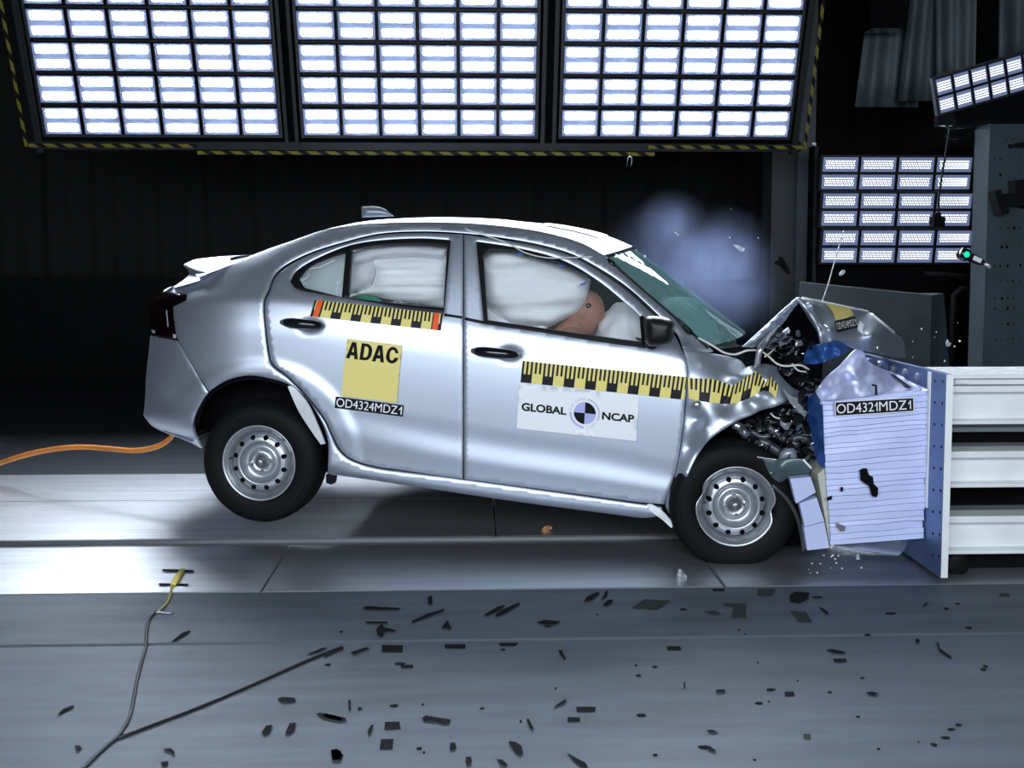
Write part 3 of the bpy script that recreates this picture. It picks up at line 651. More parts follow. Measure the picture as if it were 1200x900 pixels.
shift(lettering('lettering', 'OD432', inq(LBQ, .02, .51, .16, .16), lab_d, M_LETTER, None, _pyd, 0.003), blk); shift(lettering('lettering', 'one', inq(LBQ, .505, .46, .17, .17), lab_d, M_LETTER, None, _pyd, 0.003), blk)
shift(lettering('lettering', 'MDZ', inq(LBQ, .56, .09, .16, .16), lab_d, M_LETTER, None, _pyd, 0.003), blk); shift(lettering('lettering', 'one', inq(LBQ, .93, .035, .17, .17), lab_d, M_LETTER, None, _pyd, 0.003), blk)
fb = MB(); 
for e in range(4):
    q = LBQ; a = np.array(q[e]); b = np.array(q[(e+1) % 4]); fb.tube([PY(*a, -0.365), PY(*b, -0.365)], 0.0022, 4)
shift(fb.obj('label_border', M_LETTER), blk)
for ch in blk.children:
    for vv in ch.data.vertices: vv.co.x = min(vv.co.x, XP - 0.0065)
# smears and scraps stuck on the block
def scrap(poly, Y, m, th=0.006): return skin('scrap', poly, lambda x, y: np.full(len(x), Y), m, None, step=4, thick=th, place=_pyd, smooth=False)
tag(scrap([(1008, 551), (1012, 549), (1016, 549), (1018, 556), (1023, 559), (1024, 567), (1029, 572), (1029, 579), (1027, 583), (1022, 581), (1019, 570), (1009, 563)], -0.372, M_DARK), 'ragged black scrap stuck on the middle of the blue block', 'scrap')
tag(scrap([(980, 612.5), (983, 614), (991, 617), (990, 622), (986, 623), (982, 618)], -0.372, mat('grey_scrap', (0.15, 0.15, 0.16), 0.6)), 'small grey scrap near the lower corner of the blue block', 'scrap')
tag(scrap([(969, 584), (975, 581), (975, 585), (970, 587)], -0.372, M_DARK), 'small black flake at the edge of the blue block above the strips', 'scrap')
tag(scrap([(985.5, 571), (988, 571), (988, 576), (985.5, 576)], -0.372, M_DARK), 'tiny upright black flake left of the ragged scrap on the block', 'scrap')
t3 = [(1043, 438), (1047, 438.5), (1069, 454), (1062, 454)]
o = shift(skin('torn_label', t3, lambda x, y: cover(x, y) - 0.03, M_LABEL, None, step=5, thick=0.0, place=_pyd, smooth=False), blk); o['label'] = 'folded black label on the crumpled top'
shift(MB().tube([PY(x, y, -0.385) for x, y in ((1022, 451), (1026.5, 452), (1027, 463))], 0.006, 6).obj('hook_strap', M_BLACK), blk)

# ------------------------------------------------------------------ the car
car = empty('crashed_car', tuple(EY * YC), 'silver saloon car with crushed front and test stickers on its doors', 'car', rz=-CARYAW)
def line(pts, k):
    p = np.array(pts, float); s = catmull(p[:, :2], None) if False else None
    return lambda x: np.interp(x, p[:, 0], p[:, k])
def smooth_interp(pts, k):
    p = np.array(pts, float); X = p[:, 0]; V = p[:, k]
    h = np.diff(X); dl = np.diff(V) / h; m = np.zeros(len(X)); m[0], m[-1] = dl[0], dl[-1]
    for i in range(1, len(X)-1):
        m[i] = 0 if dl[i-1]*dl[i] <= 0 else 2*dl[i-1]*dl[i]/(dl[i-1]+dl[i])
    def f(x):
        x = np.clip(x, X[0], X[-1]); i = np.clip(np.searchsorted(X, x) - 1, 0, len(X)-2); t = (x - X[i]) / h[i]
        return (2*t**3-3*t**2+1)*V[i] + (t**3-2*t**2+t)*h[i]*m[i] + (-2*t**3+3*t**2)*V[i+1] + (t**3-t**2)*h[i]*m[i+1]
    return f
ROOFEDGE = [(195, 338, .17), (219, 332, .17), (233, 325, .17), (255, 317, .175), (280, 305.5, .20), (310, 293.5, .235), (340, 283, .25), (373, 271.5, .262), (400, 265.5, .265), (430, 262, .265), (500, 260, .265), (560, 262, .265), (600, 266, .265), (633, 271, .265), (683, 285, .26), (710, 300.5, .245), (747, 332, .215), (783, 363, .17), (812, 389, .135), (837, 412, .12)]
KN = [ROOFEDGE,
 [(195, 343, .14), (240, 331.5, .125), (280, 318, .145), (300, 310, .165), (340, 297, .195), (393, 282, .212), (443, 273.5, .216), (540, 273.5, .216), (600, 281, .216), (650, 293, .214), (690, 308, .20), (733, 340, .165), (753, 357, .14), (783, 382, .115), (800, 399, .09), (837, 418, .10)],
 [(195, 349, .10), (250, 341, .078), (310, 338, .070), (340, 341, .060), (427, 352.5, .045), (520, 367.5, .033), (633, 386, .030), (753, 404, .030), (800, 413, .034), (840, 424, .05)],
 [(195, 362, .05), (250, 356, .032), (310, 355, .025), (380, 362, .020), (520, 382, .014), (650, 401, .012), (753, 416, .012), (800, 424, .013), (840, 434, .02)],
 [(170, 405, .0), (300, 392, .0), (380, 401, .0), (520, 420, .0), (650, 438, .0), (800, 462, .0)],
 [(170, 440, .002), (300, 440, .002), (380, 462, .005), (440, 476, .008), (520, 488, .010), (600, 503, .011), (700, 517, .012), (800, 540, .014)],
 [(170, 470, .004), (300, 470, .006), (380, 484, .010), (440, 496, .014), (520, 512, .018), (600, 525, .019), (700, 540, .020), (800, 562, .022)],
 [(170, 490, .010), (300, 500, .011), (380, 498, .012), (440, 512, .014), (520, 532, .0145), (600, 547, .0145), (700, 562, .015), (800, 578, .018)],
 [(170, 515, .03), (300, 530, .025), (384, 530, .024), (413, 541, .030), (467, 553, .031), (520, 560, .031), (640, 575, .032), (775, 593, .034), (800, 597, .04)],
 [(170, 520, .032), (300, 540, .029), (384, 546, .026), (440, 556, .030), (540, 570, .032), (640, 584, .033), (790, 602, .036)],
 [(170, 530, .06), (300, 550, .06), (384, 557, .060), (452, 567, .062), (592, 588, .062), (790, 612, .065)]]
KP = [smooth_interp(k, 1) for k in KN]; KD = [smooth_interp(k, 2) for k in KN]
TAILX = [(310, 196), (320, 196), (337, 196), (343, 183), (353, 176.5), (394, 175.5), (437, 171.5), (470, 169.5), (487, 167.5), (495, 172), (500, 179), (518, 221), (526, 235)]
def tailx(py): t = np.array(TAILX, float); return np.interp(py, t[:, 0], t[:, 1])
DENTS = [(363, 382, 17, 10.5, .020), (598, 415, 18, 10.5, .020)]
def side(px, py):
    px = np.atleast_1d(np.asarray(px, float)); py = np.atleast_1d(np.asarray(py, float))
    KY = np.array([f(px) for f in KP]); Kd = np.array([f(px) for f in KD]); n = len(KY)
    KY = np.maximum.accumulate(KY + np.arange(n)[:, None]*1e-3, 0)
    h = np.diff(KY, axis=0); h = np.maximum(h, 0.3); dl = np.diff(Kd, axis=0) / h
    m = np.zeros_like(Kd); m[0] = dl[0]; m[-1] = dl[-1]
    a, b = dl[:-1], dl[1:]; w1 = 2*h[1:] + h[:-1]; w2 = h[1:] + 2*h[:-1]
    with np.errstate(all='ignore'): hm = (w1 + w2) / (w1 / a + w2 / b)
    m[1:-1] = np.where(a * b > 0, hm, 0)
    y = np.clip(py, KY[0], KY[-1]); i = np.clip((KY <= y).sum(0) - 1, 0, n - 2); c = np.arange(len(px))
    hh = h[i, c]; t = np.clip((y - KY[i, c]) / hh, 0, 1)
    d = (2*t**3-3*t**2+1)*Kd[i, c] + (t**3-2*t**2+t)*hh*m[i, c] + (-2*t**3+3*t**2)*Kd[i+1, c] + (t**3-t**2)*hh*m[i+1, c]
    # tail corner in plan
    xl = tailx(py); t = np.clip((292 - px) / np.maximum(292 - xl, 1), 0, 0.9985); d = d + .44 * (1 - np.sqrt(1 - t**2.3))
    # flare round the rear wheel opening
    r = np.hypot(px - 303, (py - 541) * 1.0); d = d - .010 * np.clip((124 - r) / 14, 0, 1)**2 * (3 - 2*np.clip((124 - r) / 14, 0, 1)) * (py < 545)
    # bumper crease
    for x0, y0, rx, ry, a_ in DENTS:
        q = ((px-x0)/rx)**2 + ((py-y0)/ry)**2; d = d + a_ * np.clip(1 - q, 0, 1)**1.2
    return d
def bumperd(px, py):
    d = side(px, py); return d + .018 * np.exp(-((py - (455 + (px-170)*0.55)) / 16)**2) - .012*np.exp(-((py-490)/12)**2)

QUARTER = [(197, 337), (219, 332), (233, 325), (255, 317), (280, 305.5), (310, 293.5), (340, 283), (373, 271.5), (400, 265.5), (430, 262), (500, 260), (560, 262), (600, 266), (633, 271), (683, 285), (710, 300.5), (747, 332), (783, 363), (812, 389), (836, 411.5),
 (831, 413), (800, 407.5), (793, 391), (770, 367.5), (737, 337.5), (705, 316), (672, 298.5), (640, 288.5), (600, 280.5), (545, 273.5), (493, 271), (443, 274), (393, 286.5), (360, 297.5), (333, 311.5), (321, 323.5), (314.5, 340), (309, 353), (310, 380), (315, 420), (320, 430), (337, 443), (360, 467.5), (380, 493.5), (387, 508), (397, 528), (413, 540.5), (440, 548.5), (467, 552.5), (542, 562), (640, 575.5), (750, 591), (775, 594.5),
 (778, 603), (757, 607), (728, 604), (592, 586), (452, 565), (384, 555), (384, 515), (371, 483), (354, 461), (336, 449.5), (312, 442.5), (291, 440), (269, 444.5), (256, 451), (245, 458.5), (209, 398), (204, 375), (203, 359.5), (218.5, 352), (219, 345), (191, 341.5)]
PK = dict(step=4.0, roll=.005, rr=1.8, thick=.022)
skin('body_side', QUARTER, side, M_PAINT, car, **PK)
skin('rear_bumper', [(208, 399.5), (176, 394), (172, 437), (170, 470), (168, 487), (180, 500.5), (223, 518.5), (236, 525.5), (226.5, 504), (228, 488), (237, 469.5), (244, 460)], bumperd, M_PAINT, car, **PK)
tl = skin('tail_lamp', [(190, 342.5), (218, 346), (217.5, 351.5), (202.5, 358.5), (203.5, 376), (207.5, 397), (177, 392.5), (176.5, 354), (185, 344)], lambda x, y: side(x, y) - .006, M_LAMP, car, step=3.5, roll=.006, thick=.02)
sm = mat('clear_reflector', (0.8, 0.82, 0.85), 0.1, 0.4)
for q in ([(177.5, 386), (182, 387.5), (181.5, 391), (178, 390)], [(202.5, 391.5), (206.5, 392), (206.5, 396.5), (203, 396)], [(194.5, 363), (195.6, 363), (197.5, 383), (196.3, 383)]):
    skin('reflector', q, lambda x, y: side(x, y) - .009, sm, tl, step=3, thick=0, smooth=False)
RD = [(542.4, 274.8), (493, 273), (443, 276), (393, 288.5), (361, 299.5), (335, 313.5), (323.2, 324.7), (316.6, 341), (311.2, 354), (312.2, 380), (317.2, 419), (322, 428.3), (338.6, 441.2), (361.8, 465.8), (382, 492.2), (389, 507), (399, 526.3), (414, 538.4), (440, 546.3), (467, 550.3), (520, 558), (542.2, 560.8), (542.6, 520), (542.6, 373)]
RWIN = [(340, 330), (347, 318), (367, 305), (407, 288.5), (443, 282), (493, 279.5), (528, 281.5), (520, 367), (473, 361.5), (427, 353), (377, 345), (347, 338.5)]
rd = skin('rear_door', RD, side, M_PAINT, car, holes=[RWIN], **PK)
FD = [(544.0, 275), (600, 283), (640, 291), (671, 301), (703.5, 319), (735, 341), (768, 371), (790.5, 393), (798.5, 409), (804, 423), (806, 440), (803, 470), (797.5, 520), (789.5, 560), (778, 591), (760, 589.7), (640, 573.8), (544, 561), (544, 373)]
FWIN = [(558, 283), (610, 291.5), (660, 305.5), (700, 328.5), (730, 352.5), (750, 371), (755, 385), (755, 404.5), (700, 397.5), (633, 386.5), (567, 377.5)]
fd = skin('front_door', FD, side, M_PAINT, car, holes=[FWIN], **PK)
GA = [(350.5, 328), (362, 314.5), (385, 303.5), (405, 297), (400.5, 348.5), (357, 337.7)]; GB = [(412, 293.5), (440, 288.7), (493, 286.5), (524, 289.5), (519.5, 361), (470, 356.5), (408, 349)]
GF = [(566, 300), (573, 293.8), (606, 295.5), (640, 303.5), (684, 321.5), (720, 340), (749, 367), (752, 401), (680, 391.5), (620, 382.5), (571, 375.5)]
skin('window_frame', [(x + .2*np.sign(430-x), y) for x, y in RWIN], lambda x, y: side(x, y) + .008, M_SEAL, rd, holes=[GA, GB], step=4, roll=.004, thick=.03)
skin('window_frame', FWIN, lambda x, y: side(x, y) + .008, M_SEAL, fd, holes=[GF], step=4, roll=.004, thick=.03)
g = skin('quarter_glass', GA, lambda x, y: side(x, y) + .018, M_QGLASS, rd, step=6, thick=0); g['label'] = 'cracked frosted quarter glass'
ck = MB()
for q in ([(351, 322), (354, 329), (356, 335)], [(354, 329), (361, 324), (362, 320)], [(396, 348), (394, 340), (397, 332), (401, 326)], [(393, 332), (397, 330)], [(356, 331), (360, 334)], [(363, 315), (375, 313), (392, 305)]):
    ck.tube([Q(x, y, float(side(x, y)[0]) + .014) for x, y in q], .0016, 4)
ck.obj('glass_crack', mat('crack_white', (0.7, 0.8, 0.82), 0.4), rd)
skin('window_glass', GB, lambda x, y: side(x, y) + .018, M_GLASS, rd, step=6, thick=0)
skin('window_glass', GF, lambda x, y: side(x, y) + .018, M_GLASS, fd, step=6, thick=0)
# belt mouldings
def strip_line(name, pts, r, m, parent, off=-.002, n=6, label=None):
    p = catmull(pts, 4); return MB().tube([Q(x, y, float(side(x, y)[0]) + off) for x, y in p], r, n).obj(name, m, parent, True, label=label)
strip_line('belt_seal', [(521, 369), (541.5, 372)], .007, M_SEAL, rd); strip_line('belt_seal', [(545, 373.5), (567, 378), (633, 387.5), (700, 398.5), (758, 406.5)], .008, M_SEAL, fd)
strip_line('pillar_seal', [(600, 281.7), (640, 289.7), (671, 299.8), (704, 317.6), (736, 339.3), (769, 369.2), (791, 391.5)], .008, M_SEAL, car, .012)
strip_line('glass_seal', [(712, 303), (747, 334), (783, 365), (812, 391), (830, 408)], .007, M_SEAL, car, -.002)
# handles
def handle(parent, a, b):
    c = [np.array(a)*(1-t) + np.array(b)*t for t in np.linspace(0, 1, 9)]
    off = [-.006, -.024, -.034, -.038, -.040, -.038, -.032, -.018, -.002]
    P = [Q(x, y, float(side(x, y)[0]) + 0.0 + o_) for (x, y), o_ in zip(c, off)]
    for i, q in enumerate(P): pass
    base = [float(side(a[0]-6, a[1])[0])]*9
    P = [Q(x, y, base[0] + o_) for (x, y), o_ in zip(c, off)]
    return MB().tube(P, [.012, .022, .025, .025, .025, .024, .023, .021, .012], 10).obj('door_handle', M_BLACK, parent, True)
handle(rd, (330, 377.5), (379, 382)); hf = handle(fd, (553.5, 411), (609, 416.5))
v, f = lathe([(0, -.004), (.008, -.004), (.010, 0)], Q(558, 411.2, -.028), (0, 1, 0), (0, 0, 1), 16); mesh_obj('lock_barrel', v, f, M_STEEL, hf)

# mirror
def blob(name, outline, d0, depth, m, parent, step=3.0, power=2.0, place=Q):
    """rounded closed body over an outline: bulges both ways from depth d0"""
    ov, of, dist = triangulate(outline, (), step, None, True, 70)
    mx = dist.max(); h = depth * (1 - (1 - np.clip(dist/mx, 0, 1))**power)**0.5
    A = place(ov[:, 0], ov[:, 1], d0 - h); B = place(ov[:, 0], ov[:, 1], d0 + h * 0.8 + 1e-4); n = len(ov)
    return mesh_obj(name, list(A) + list(B), [tuple(k) for k in of] + [tuple(n + i for i in k[::-1]) for k in of], m, parent, True)
mr = blob('door_mirror', [(755.5, 373), (761, 370.5), (778, 371.5), (787, 375), (791.5, 381), (791, 388), (786.5, 401), (780, 405), (764, 406), (757.5, 403), (755, 390)], -.10, .075, mat('satin_black', (.008, .008, .009), .42, spec=.3), fd, 2.5, 3.0)
blob('mirror_glass', [(783, 378), (789.5, 381), (789, 389), (785, 400), (780, 402)], -.118, .012, mat('mirror_glass', (0.25, 0.28, 0.3), 0.08, 0.9), mr)
MB().tube([Q(762, 402, .03), Q(764, 402, -.06)], .03, 10).obj('mirror_arm', M_BLACK, mr, True)
strip_line('mirror_trim', [(752, 371), (757, 386), (757, 404)], .010, M_SEAL, fd)

# rear wheel opening: loose trim, mud flap, dark wells
fl = rbf([(338, 453, .0), (345, 453, .01), (360, 475, -.02), (381, 520, .01), (376, 521, .03), (350, 483, .03)])
o = skin('loose_arch_trim', [(337, 453), (342, 451.5), (347, 456), (361, 474), (374, 502), (381, 520), (376, 521), (366, 507), (350, 482)], fl, M_WSTEEL, car, step=3, thick=.012); o['label'] = 'bent silver trim sprung out of the rear wheel arch'
skin('mud_flap', [(382, 556), (394, 558), (392.5, 566), (388, 568), (382, 566)], lambda x, y: side(x, y) + .04, M_RUBBER, car, step=5, thick=.02)
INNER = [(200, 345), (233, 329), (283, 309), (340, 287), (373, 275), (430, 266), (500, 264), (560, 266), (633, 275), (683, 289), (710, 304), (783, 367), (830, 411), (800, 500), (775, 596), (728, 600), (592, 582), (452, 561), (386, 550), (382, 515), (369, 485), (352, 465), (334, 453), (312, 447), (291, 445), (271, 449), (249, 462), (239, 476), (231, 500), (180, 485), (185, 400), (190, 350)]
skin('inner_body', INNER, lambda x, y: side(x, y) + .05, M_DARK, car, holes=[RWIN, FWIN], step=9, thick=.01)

# lofts from the near edge across to the far side
def loft(name, edge, m, parent, crown=.03, bow=0.0, nv=20, step=6, closed=False, uv=False, label=None, shape=2.0):
    """edge: (px, py, d[, crown, bow]) along the near edge; mirrored across the car's centre plane"""
    E_ = []
    for e in edge: E_.append(list(e) + ([crown, bow] if len(e) == 3 else []))
    E_ = np.array(E_, float); p = catmull(E_[:, :2], step); s = np.r_[0, np.cumsum(np.linalg.norm(np.diff(E_[:, :2], axis=0), axis=1))]; sp = np.r_[0, np.cumsum(np.linalg.norm(np.diff(p, axis=0), axis=1))]
    sp *= s[-1] / sp[-1]; d, cr, bw = (np.interp(sp, s, E_[:, k]) for k in (2, 3, 4))
    N0 = Q(p[:, 0], p[:, 1], d); V = []; n = len(p)
    for k in range(nv + 1):
        t = k / nv; y = N0[:, 1] * (1 - 2*t); sh = 1 - np.abs(2*t - 1)**shape
        V.append(np.stack([N0[:, 0] + bw * sh, y, N0[:, 2] + ROLL * (y - N0[:, 1]) + cr * sh], 1))
    V = np.array(V); f = []
    for k in range(nv):
        for i in range(n - 1): f.append((k*n+i, (k+1)*n+i, (k+1)*n+i+1, k*n+i+1))
    o = mesh_obj(name, V.reshape(-1, 3), f, m, parent, True, label=label); return o, V
RE = [(383, 268.5, .263, .02, -.02)] + [(x, y, d, .030, 0.0) for x, y, d in ROOFEDGE[8:13]] + [(633, 271, .265, .034, .03), (660, 277.5, .263, .036, .06), (683, 285, .26, .036, .09), (708, 299, .246, .036, .13)]
roof, RV = loft('roof', RE, M_PAINT, car, step=5, nv=28)
WE = [(711.5, 302.5, .248, .036, .14), (747, 334, .216, .03, .17), (783, 365, .175, .02, .20), (812, 390.5, .145, .015, .22), (829, 406, .13, .01, .24)]
ws, WV = loft('windscreen', WE, M_WIND, car, step=5, nv=28)
BE = [(380, 269.5, .263, .02, -.02), (340, 284, .252, .03, -.02), (310, 294.5, .237, .03, -.02), (284, 304.5, .205, .03, -.02)]
loft('rear_window', BE, mat('dark_rear_glass', (0.012, 0.015, 0.018), 0.05, 0, 0.5), car, step=5)
TE = [(283, 304.8, .203, .030, -.02), (268, 311, .19, .035, -.08), (250, 318, .18, .035, -.16), (233, 324.5, .175, .03, -.22)]
loft('boot_lid', TE, M_PAINT, car, step=4)
SE = [(276, 309, .215, .030, -.18), (262, 314, .205, .046, -.25), (249, 318.5, .20, .052, -.31), (244, 321.5, .195, .045, -.335), (246, 322.5, .195, .030, -.325), (238, 327, .19, .02, -.26), (222, 332, .21, .01, -.20), (205, 337, .26, .0, -.14)]
loft('boot_spoiler', SE, M_PAINT, car, step=2.5, nv=30, shape=2.6)
loft('boot_face', [(200, 337, .30, 0, -.12), (190, 343, .36, 0, -.10), (178, 360, .43, 0, -.05), (177, 392, .44, 0, -.05), (171, 440, .44, 0, -.08), (169, 487, .44, 0, -.10), (181, 500, .42, 0, -.06), (224, 518, .2, 0, -.02)], M_PAINT, car, step=8)
# aerial fin
fin = [(423.5, 242), (445, 242.5), (453, 246.5), (462, 253.5), (424, 255)]
blob('roof_aerial', fin, .80, .022, mat('fin_grey', (0.22, 0.25, 0.29), 0.35, 0.5), car, 2.0, 1.5)
# roof sticker
def on_roof(u, v):      # u along the roof 0..1, v across 0..1
    a = u * (RV.shape[1] - 1); b = v * (RV.shape[0] - 1); i = min(int(a), RV.shape[1]-2); j = min(int(b), RV.shape[0]-2); s, t = a - i, b - j
    return RV[j, i]*(1-s)*(1-t) + RV[j, i+1]*s*(1-t) + RV[j+1, i]*(1-s)*t + RV[j+1, i+1]*s*t + np.array([0, 0, .003])
def roof_patch(name, u0, u1, v0, v1, m, parent, dz=0.0):
    n = 8; V = [on_roof(u0+(u1-u0)*i/n, v0+(v1-v0)*j/n) + np.array([0, 0, dz]) for j in range(n+1) for i in range(n+1)]
    f = [(j*(n+1)+i, j*(n+1)+i+1, (j+1)*(n+1)+i+1, (j+1)*(n+1)+i) for j in range(n) for i in range(n)]; return mesh_obj(name, V, f, m, parent)
o = roof_patch('roof_sticker', .72, .92, .20, .48, M_YEL, car, .004); o['label'] = 'square yellow sticker on the roof'
# far side of the body
def mirror(P): P = np.array(P); Q_ = P.copy(); Q_[:, 1] *= -1; Q_[:, 2] += ROLL * (Q_[:, 1] - P[:, 1]); return Q_
FARO = [(197, 337), (219, 332), (233, 325), (255, 317), (280, 305.5), (310, 293.5), (340, 283), (373, 271.5), (400, 265.5), (430, 262), (500, 260), (560, 262), (600, 266), (633, 271), (683, 285), (710, 300.5), (747, 332), (783, 363), (812, 389), (836, 411.5), (900, 440), (900, 470), (856, 496), (822, 527), (806, 555), (793, 585), (780, 604), (757, 607), (728, 604), (592, 586), (452, 565), (384, 555), (384, 515), (371, 483), (354, 461), (336, 449.5), (312, 442.5), (291, 440), (269, 444.5), (245, 458.5), (228, 488), (236, 525), (223, 518), (180, 500), (168, 487), (172, 437), (176, 394), (177, 354), (190, 342)]
far = skin('far_body_side', FARO, side, M_PAINT, car, holes=[RWIN, FWIN], step=8, thick=.02)
co = np.empty(len(far.data.vertices)*3); far.data.vertices.foreach_get('co', co); far.data.vertices.foreach_set('co', mirror(co.reshape(-1, 3)).ravel()); far.data.flip_normals()
for gg in (GB, GF):
    fg = skin('window_glass', gg, lambda x, y: side(x, y) + .02, M_GLASS, car, step=10, thick=0)
    co = np.empty(len(fg.data.vertices)*3); fg.data.vertices.foreach_get('co', co); fg.data.vertices.foreach_set('co', mirror(co.reshape(-1, 3)).ravel())
# underbody, wheel wells, bulkhead
def prism(name, poly, d0, d1, m, parent, place=Q):
    ov, of, _ = triangulate(poly, (), 14, None, False); A = place(ov[:, 0], ov[:, 1], np.full(len(ov), d0)); B = A.copy(); B[:, 1] += d1 - d0; n = len(ov)
    cnt = {}
    for q in of:
        for i in range(3): e = (q[i], q[(i+1) % 3]); cnt.setdefault((min(e), max(e)), []).append(e)
    F_ = [tuple(q) for q in of] + [tuple(n+i for i in q[::-1]) for q in of] + [(b, a, a+n, b+n) for (a, b), in [v for v in cnt.values() if len(v) == 1]]
    return mesh_obj(name, A if False else list(A)+list(B), F_, m, parent, False)
prism('underbody', [(386, 551), (452, 561), (592, 582), (728, 600), (790, 606), (806, 560), (640, 545), (452, 525), (392, 518)], .08, 1.66, M_DARK, car)
prism('boot_floor', [(190, 470), (232, 478), (232, 505), (224, 514), (186, 496)], .25, 1.5, M_DARK, car)
prism('rear_wheel_well', [(200, 480), (200, 400), (430, 400), (440, 552), (384, 553), (240, 505)], .34, .36, M_DARK, car)
prism('axle_beam', [(296, 535), (312, 535), (312, 549), (296, 549)], .2, 1.55, M_DARK, car)

# ------------------------------------------------------------------ crushed front
FEN = [(806, 440), (803.5, 424), (800, 408), (815, 410.5), (831, 414), (848, 416.5), (862, 420), (870, 424), (874, 431), (887, 427), (900, 427), (911, 430), (913, 437), (921, 447), (934, 459), (924, 469), (909, 476.5), (893, 480.5), (880, 487), (866, 492.5), (856, 498.5), (841, 508), (829, 518), (818, 533), (808, 553), (799, 575), (795, 591), (791, 609), (785, 603), (779.5, 590), (790.5, 560), (798.5, 520), (804, 470)]
FA = [(800, 407, .065), (806, 440, .012), (803, 470, .003), (797, 520, .020), (789, 560, .040), (780, 590, .05), (790, 608, .03), (830, 413, .10), (848, 418, .13), (862, 421, .15), (874, 430, .10), (886, 428, .16), (911, 430, .20), (921, 447, .14), (933, 458, .12), (924, 468, .04), (908, 476, .0), (893, 480, .03), (880, 487, -.02), (856, 498, -.05), (829, 518, -.055), (806, 555, -.05), (797, 580, -.03),
      (822, 425, .03), (845, 430, .085), (860, 440, .03), (857, 452, .075), (838, 446, .02), (835, 462, -.01), (872, 444, .0), (884, 437, -.03), (892, 447, .075), (899, 444, .01), (905, 455, .06), (900, 465, -.01), (868, 470, -.03), (850, 476, .02), (845, 490, -.06), (818, 492, .035), (812, 475, .0), (826, 500, -.055), (808, 525, .025), (880, 472, .035), (888, 465, -.02), (915, 455, .03)]
fend = crumple(rbf(FA, 6.0), (24, .012, 7.0))
skin('crumpled_wing', FEN, fend, M_PAINT_RAW, car, step=2.8, roll=.006, rr=2, thick=.015, corner=55)
o = blob('wing_clip', [(812, 471), (818, 469.5), (822, 473), (821, 479), (815, 480), (811, 476)], -.012, .018, M_ALU, car, 1.8, 2.0); o['label'] = 'round silver fixing knocked out of the wing'
tri = skin('sill_end_trim', [(757, 592), (763, 591), (776, 599), (790, 614), (787, 619), (776, 609), (765, 601)], lambda x, y: side(x, y) - .01 - .0006*(x-757), M_WSTEEL, car, step=4, thick=.012); tri['label'] = 'white trim strip hanging off the sill end'
# bonnet: folded up into a ridge
HN = [(871, 406, .10), (903, 378, .10), (934, 350, .11)]
hx = catmull([(a, b) for a, b, c in HN], 5); near_ = Q(hx[:, 0], hx[:, 1], .105); V = []; nn_ = 10
for k in range(nn_ + 1):
    t = k / nn_; V.append(near_ + np.array([.30*t, 1.25*t, -.10*t + .03*math.sin(math.pi*t)]))
V = np.array(V); n = len(hx); F_ = [(k*n+i, (k+1)*n+i, (k+1)*n+i+1, k*n+i+1) for k in range(nn_) for i in range(n-1)]
mesh_obj('bonnet_rear_half', V.reshape(-1, 3), F_, M_PAINT_RAW, car, True)
hb = crumple(rbf([(870, 406, .10), (934, 349, .10), (940, 353, .12), (928, 364, .14), (905, 390, .14), (890, 406, .13), (912, 374, .085), (885, 400, .085)]), (6, .012, 4.0))
skin('bonnet_flange', [(870, 406.5), (886, 392), (903, 376.5), (920, 361), (934, 348.8), (938, 351), (934, 357), (929, 363), (916, 381), (904, 391), (890, 404), (884, 407.5), (876, 407)], hb, M_PAINT_RAW, car, step=2.2, roll=.008, rr=2.4, thick=.02)
skin('bonnet_flange', [(874, 404), (905, 376), (926, 358), (928, 360.5), (908, 380), (884, 403)], lambda x, y: hb(x, y) - .014, M_PAINT, car, step=2.5, roll=.010, rr=2.0, thick=.012)
hf_a = [(934, 349, .10), (945, 366, .11), (958, 385, .115), (962, 404, .13), (974, 402, .08), (972, 385, .02), (952, 358, .03), (960, 353, .35), (1017, 365, .95), (1021, 367, .85), (1048, 391, 1.05), (1062, 405, 1.1), (1050, 419, .8), (1012, 411, .42), (998, 408, .28), (984, 400, .16), (966, 370, .20), (990, 382, .30), (1010, 385, .42), (1022, 392, .30), (1030, 410, .5), (1000, 362, .62), (975, 357, .45), (980, 370, .33)]
hfr = crumple(rbf(hf_a, .6), (24, .03, 11.0))
skin('bonnet_front_half', [(934, 348.8), (940, 348.8), (960, 352.8), (990, 359), (1017, 364.5), (1021, 367.5), (1034, 378), (1048.5, 390.5), (1058, 398), (1062, 420), (1050, 419), (1016, 412), (1000, 408.5), (984, 401), (974, 405), (962, 405), (961.5, 394), (953, 374.5), (945, 362)], hfr, M_PAINT_RAW, car, step=3, roll=.01, rr=2.2, thick=.012, corner=55)
def hem(name, pts, dfn, r, m, off=-.006): return MB().tube([Q(x, y, float(np.atleast_1d(dfn(np.array([x]), np.array([y])))[0]) + off) for x, y in catmull(pts, 4)], r, 6).obj(name, m, car, True)
hem('bonnet_hem', [(935, 349.5), (946, 363), (954, 375), (961, 390), (962.5, 403)], hfr, .010, M_PAINT); hem('bonnet_hem', [(1021, 368), (1034, 378.5), (1048, 390.5)], hfr, .008, M_WSTEEL); hem('bonnet_hem', [(940, 349), (972, 355.5), (1017, 365)], hfr, .006, M_WSTEEL)
st = skin('bonnet_sticker', [(966, 354.5), (994, 360), (1001, 369), (991, 373), (979.5, 375.5), (975, 364.5)], lambda x, y: hfr(x, y) - .012, M_YEL, car, step=3, thick=0, corner=60)
BLQ = [(977.5, 376), (1002.5, 370.8), (1005.5, 383.5), (981.5, 389.5)]
bl = skin('bonnet_label', BLQ, lambda x, y: hfr(x, y) - .014, M_LABEL, car, step=2.5, thick=0, smooth=False); bl['label'] = 'stretched black label with white lettering'
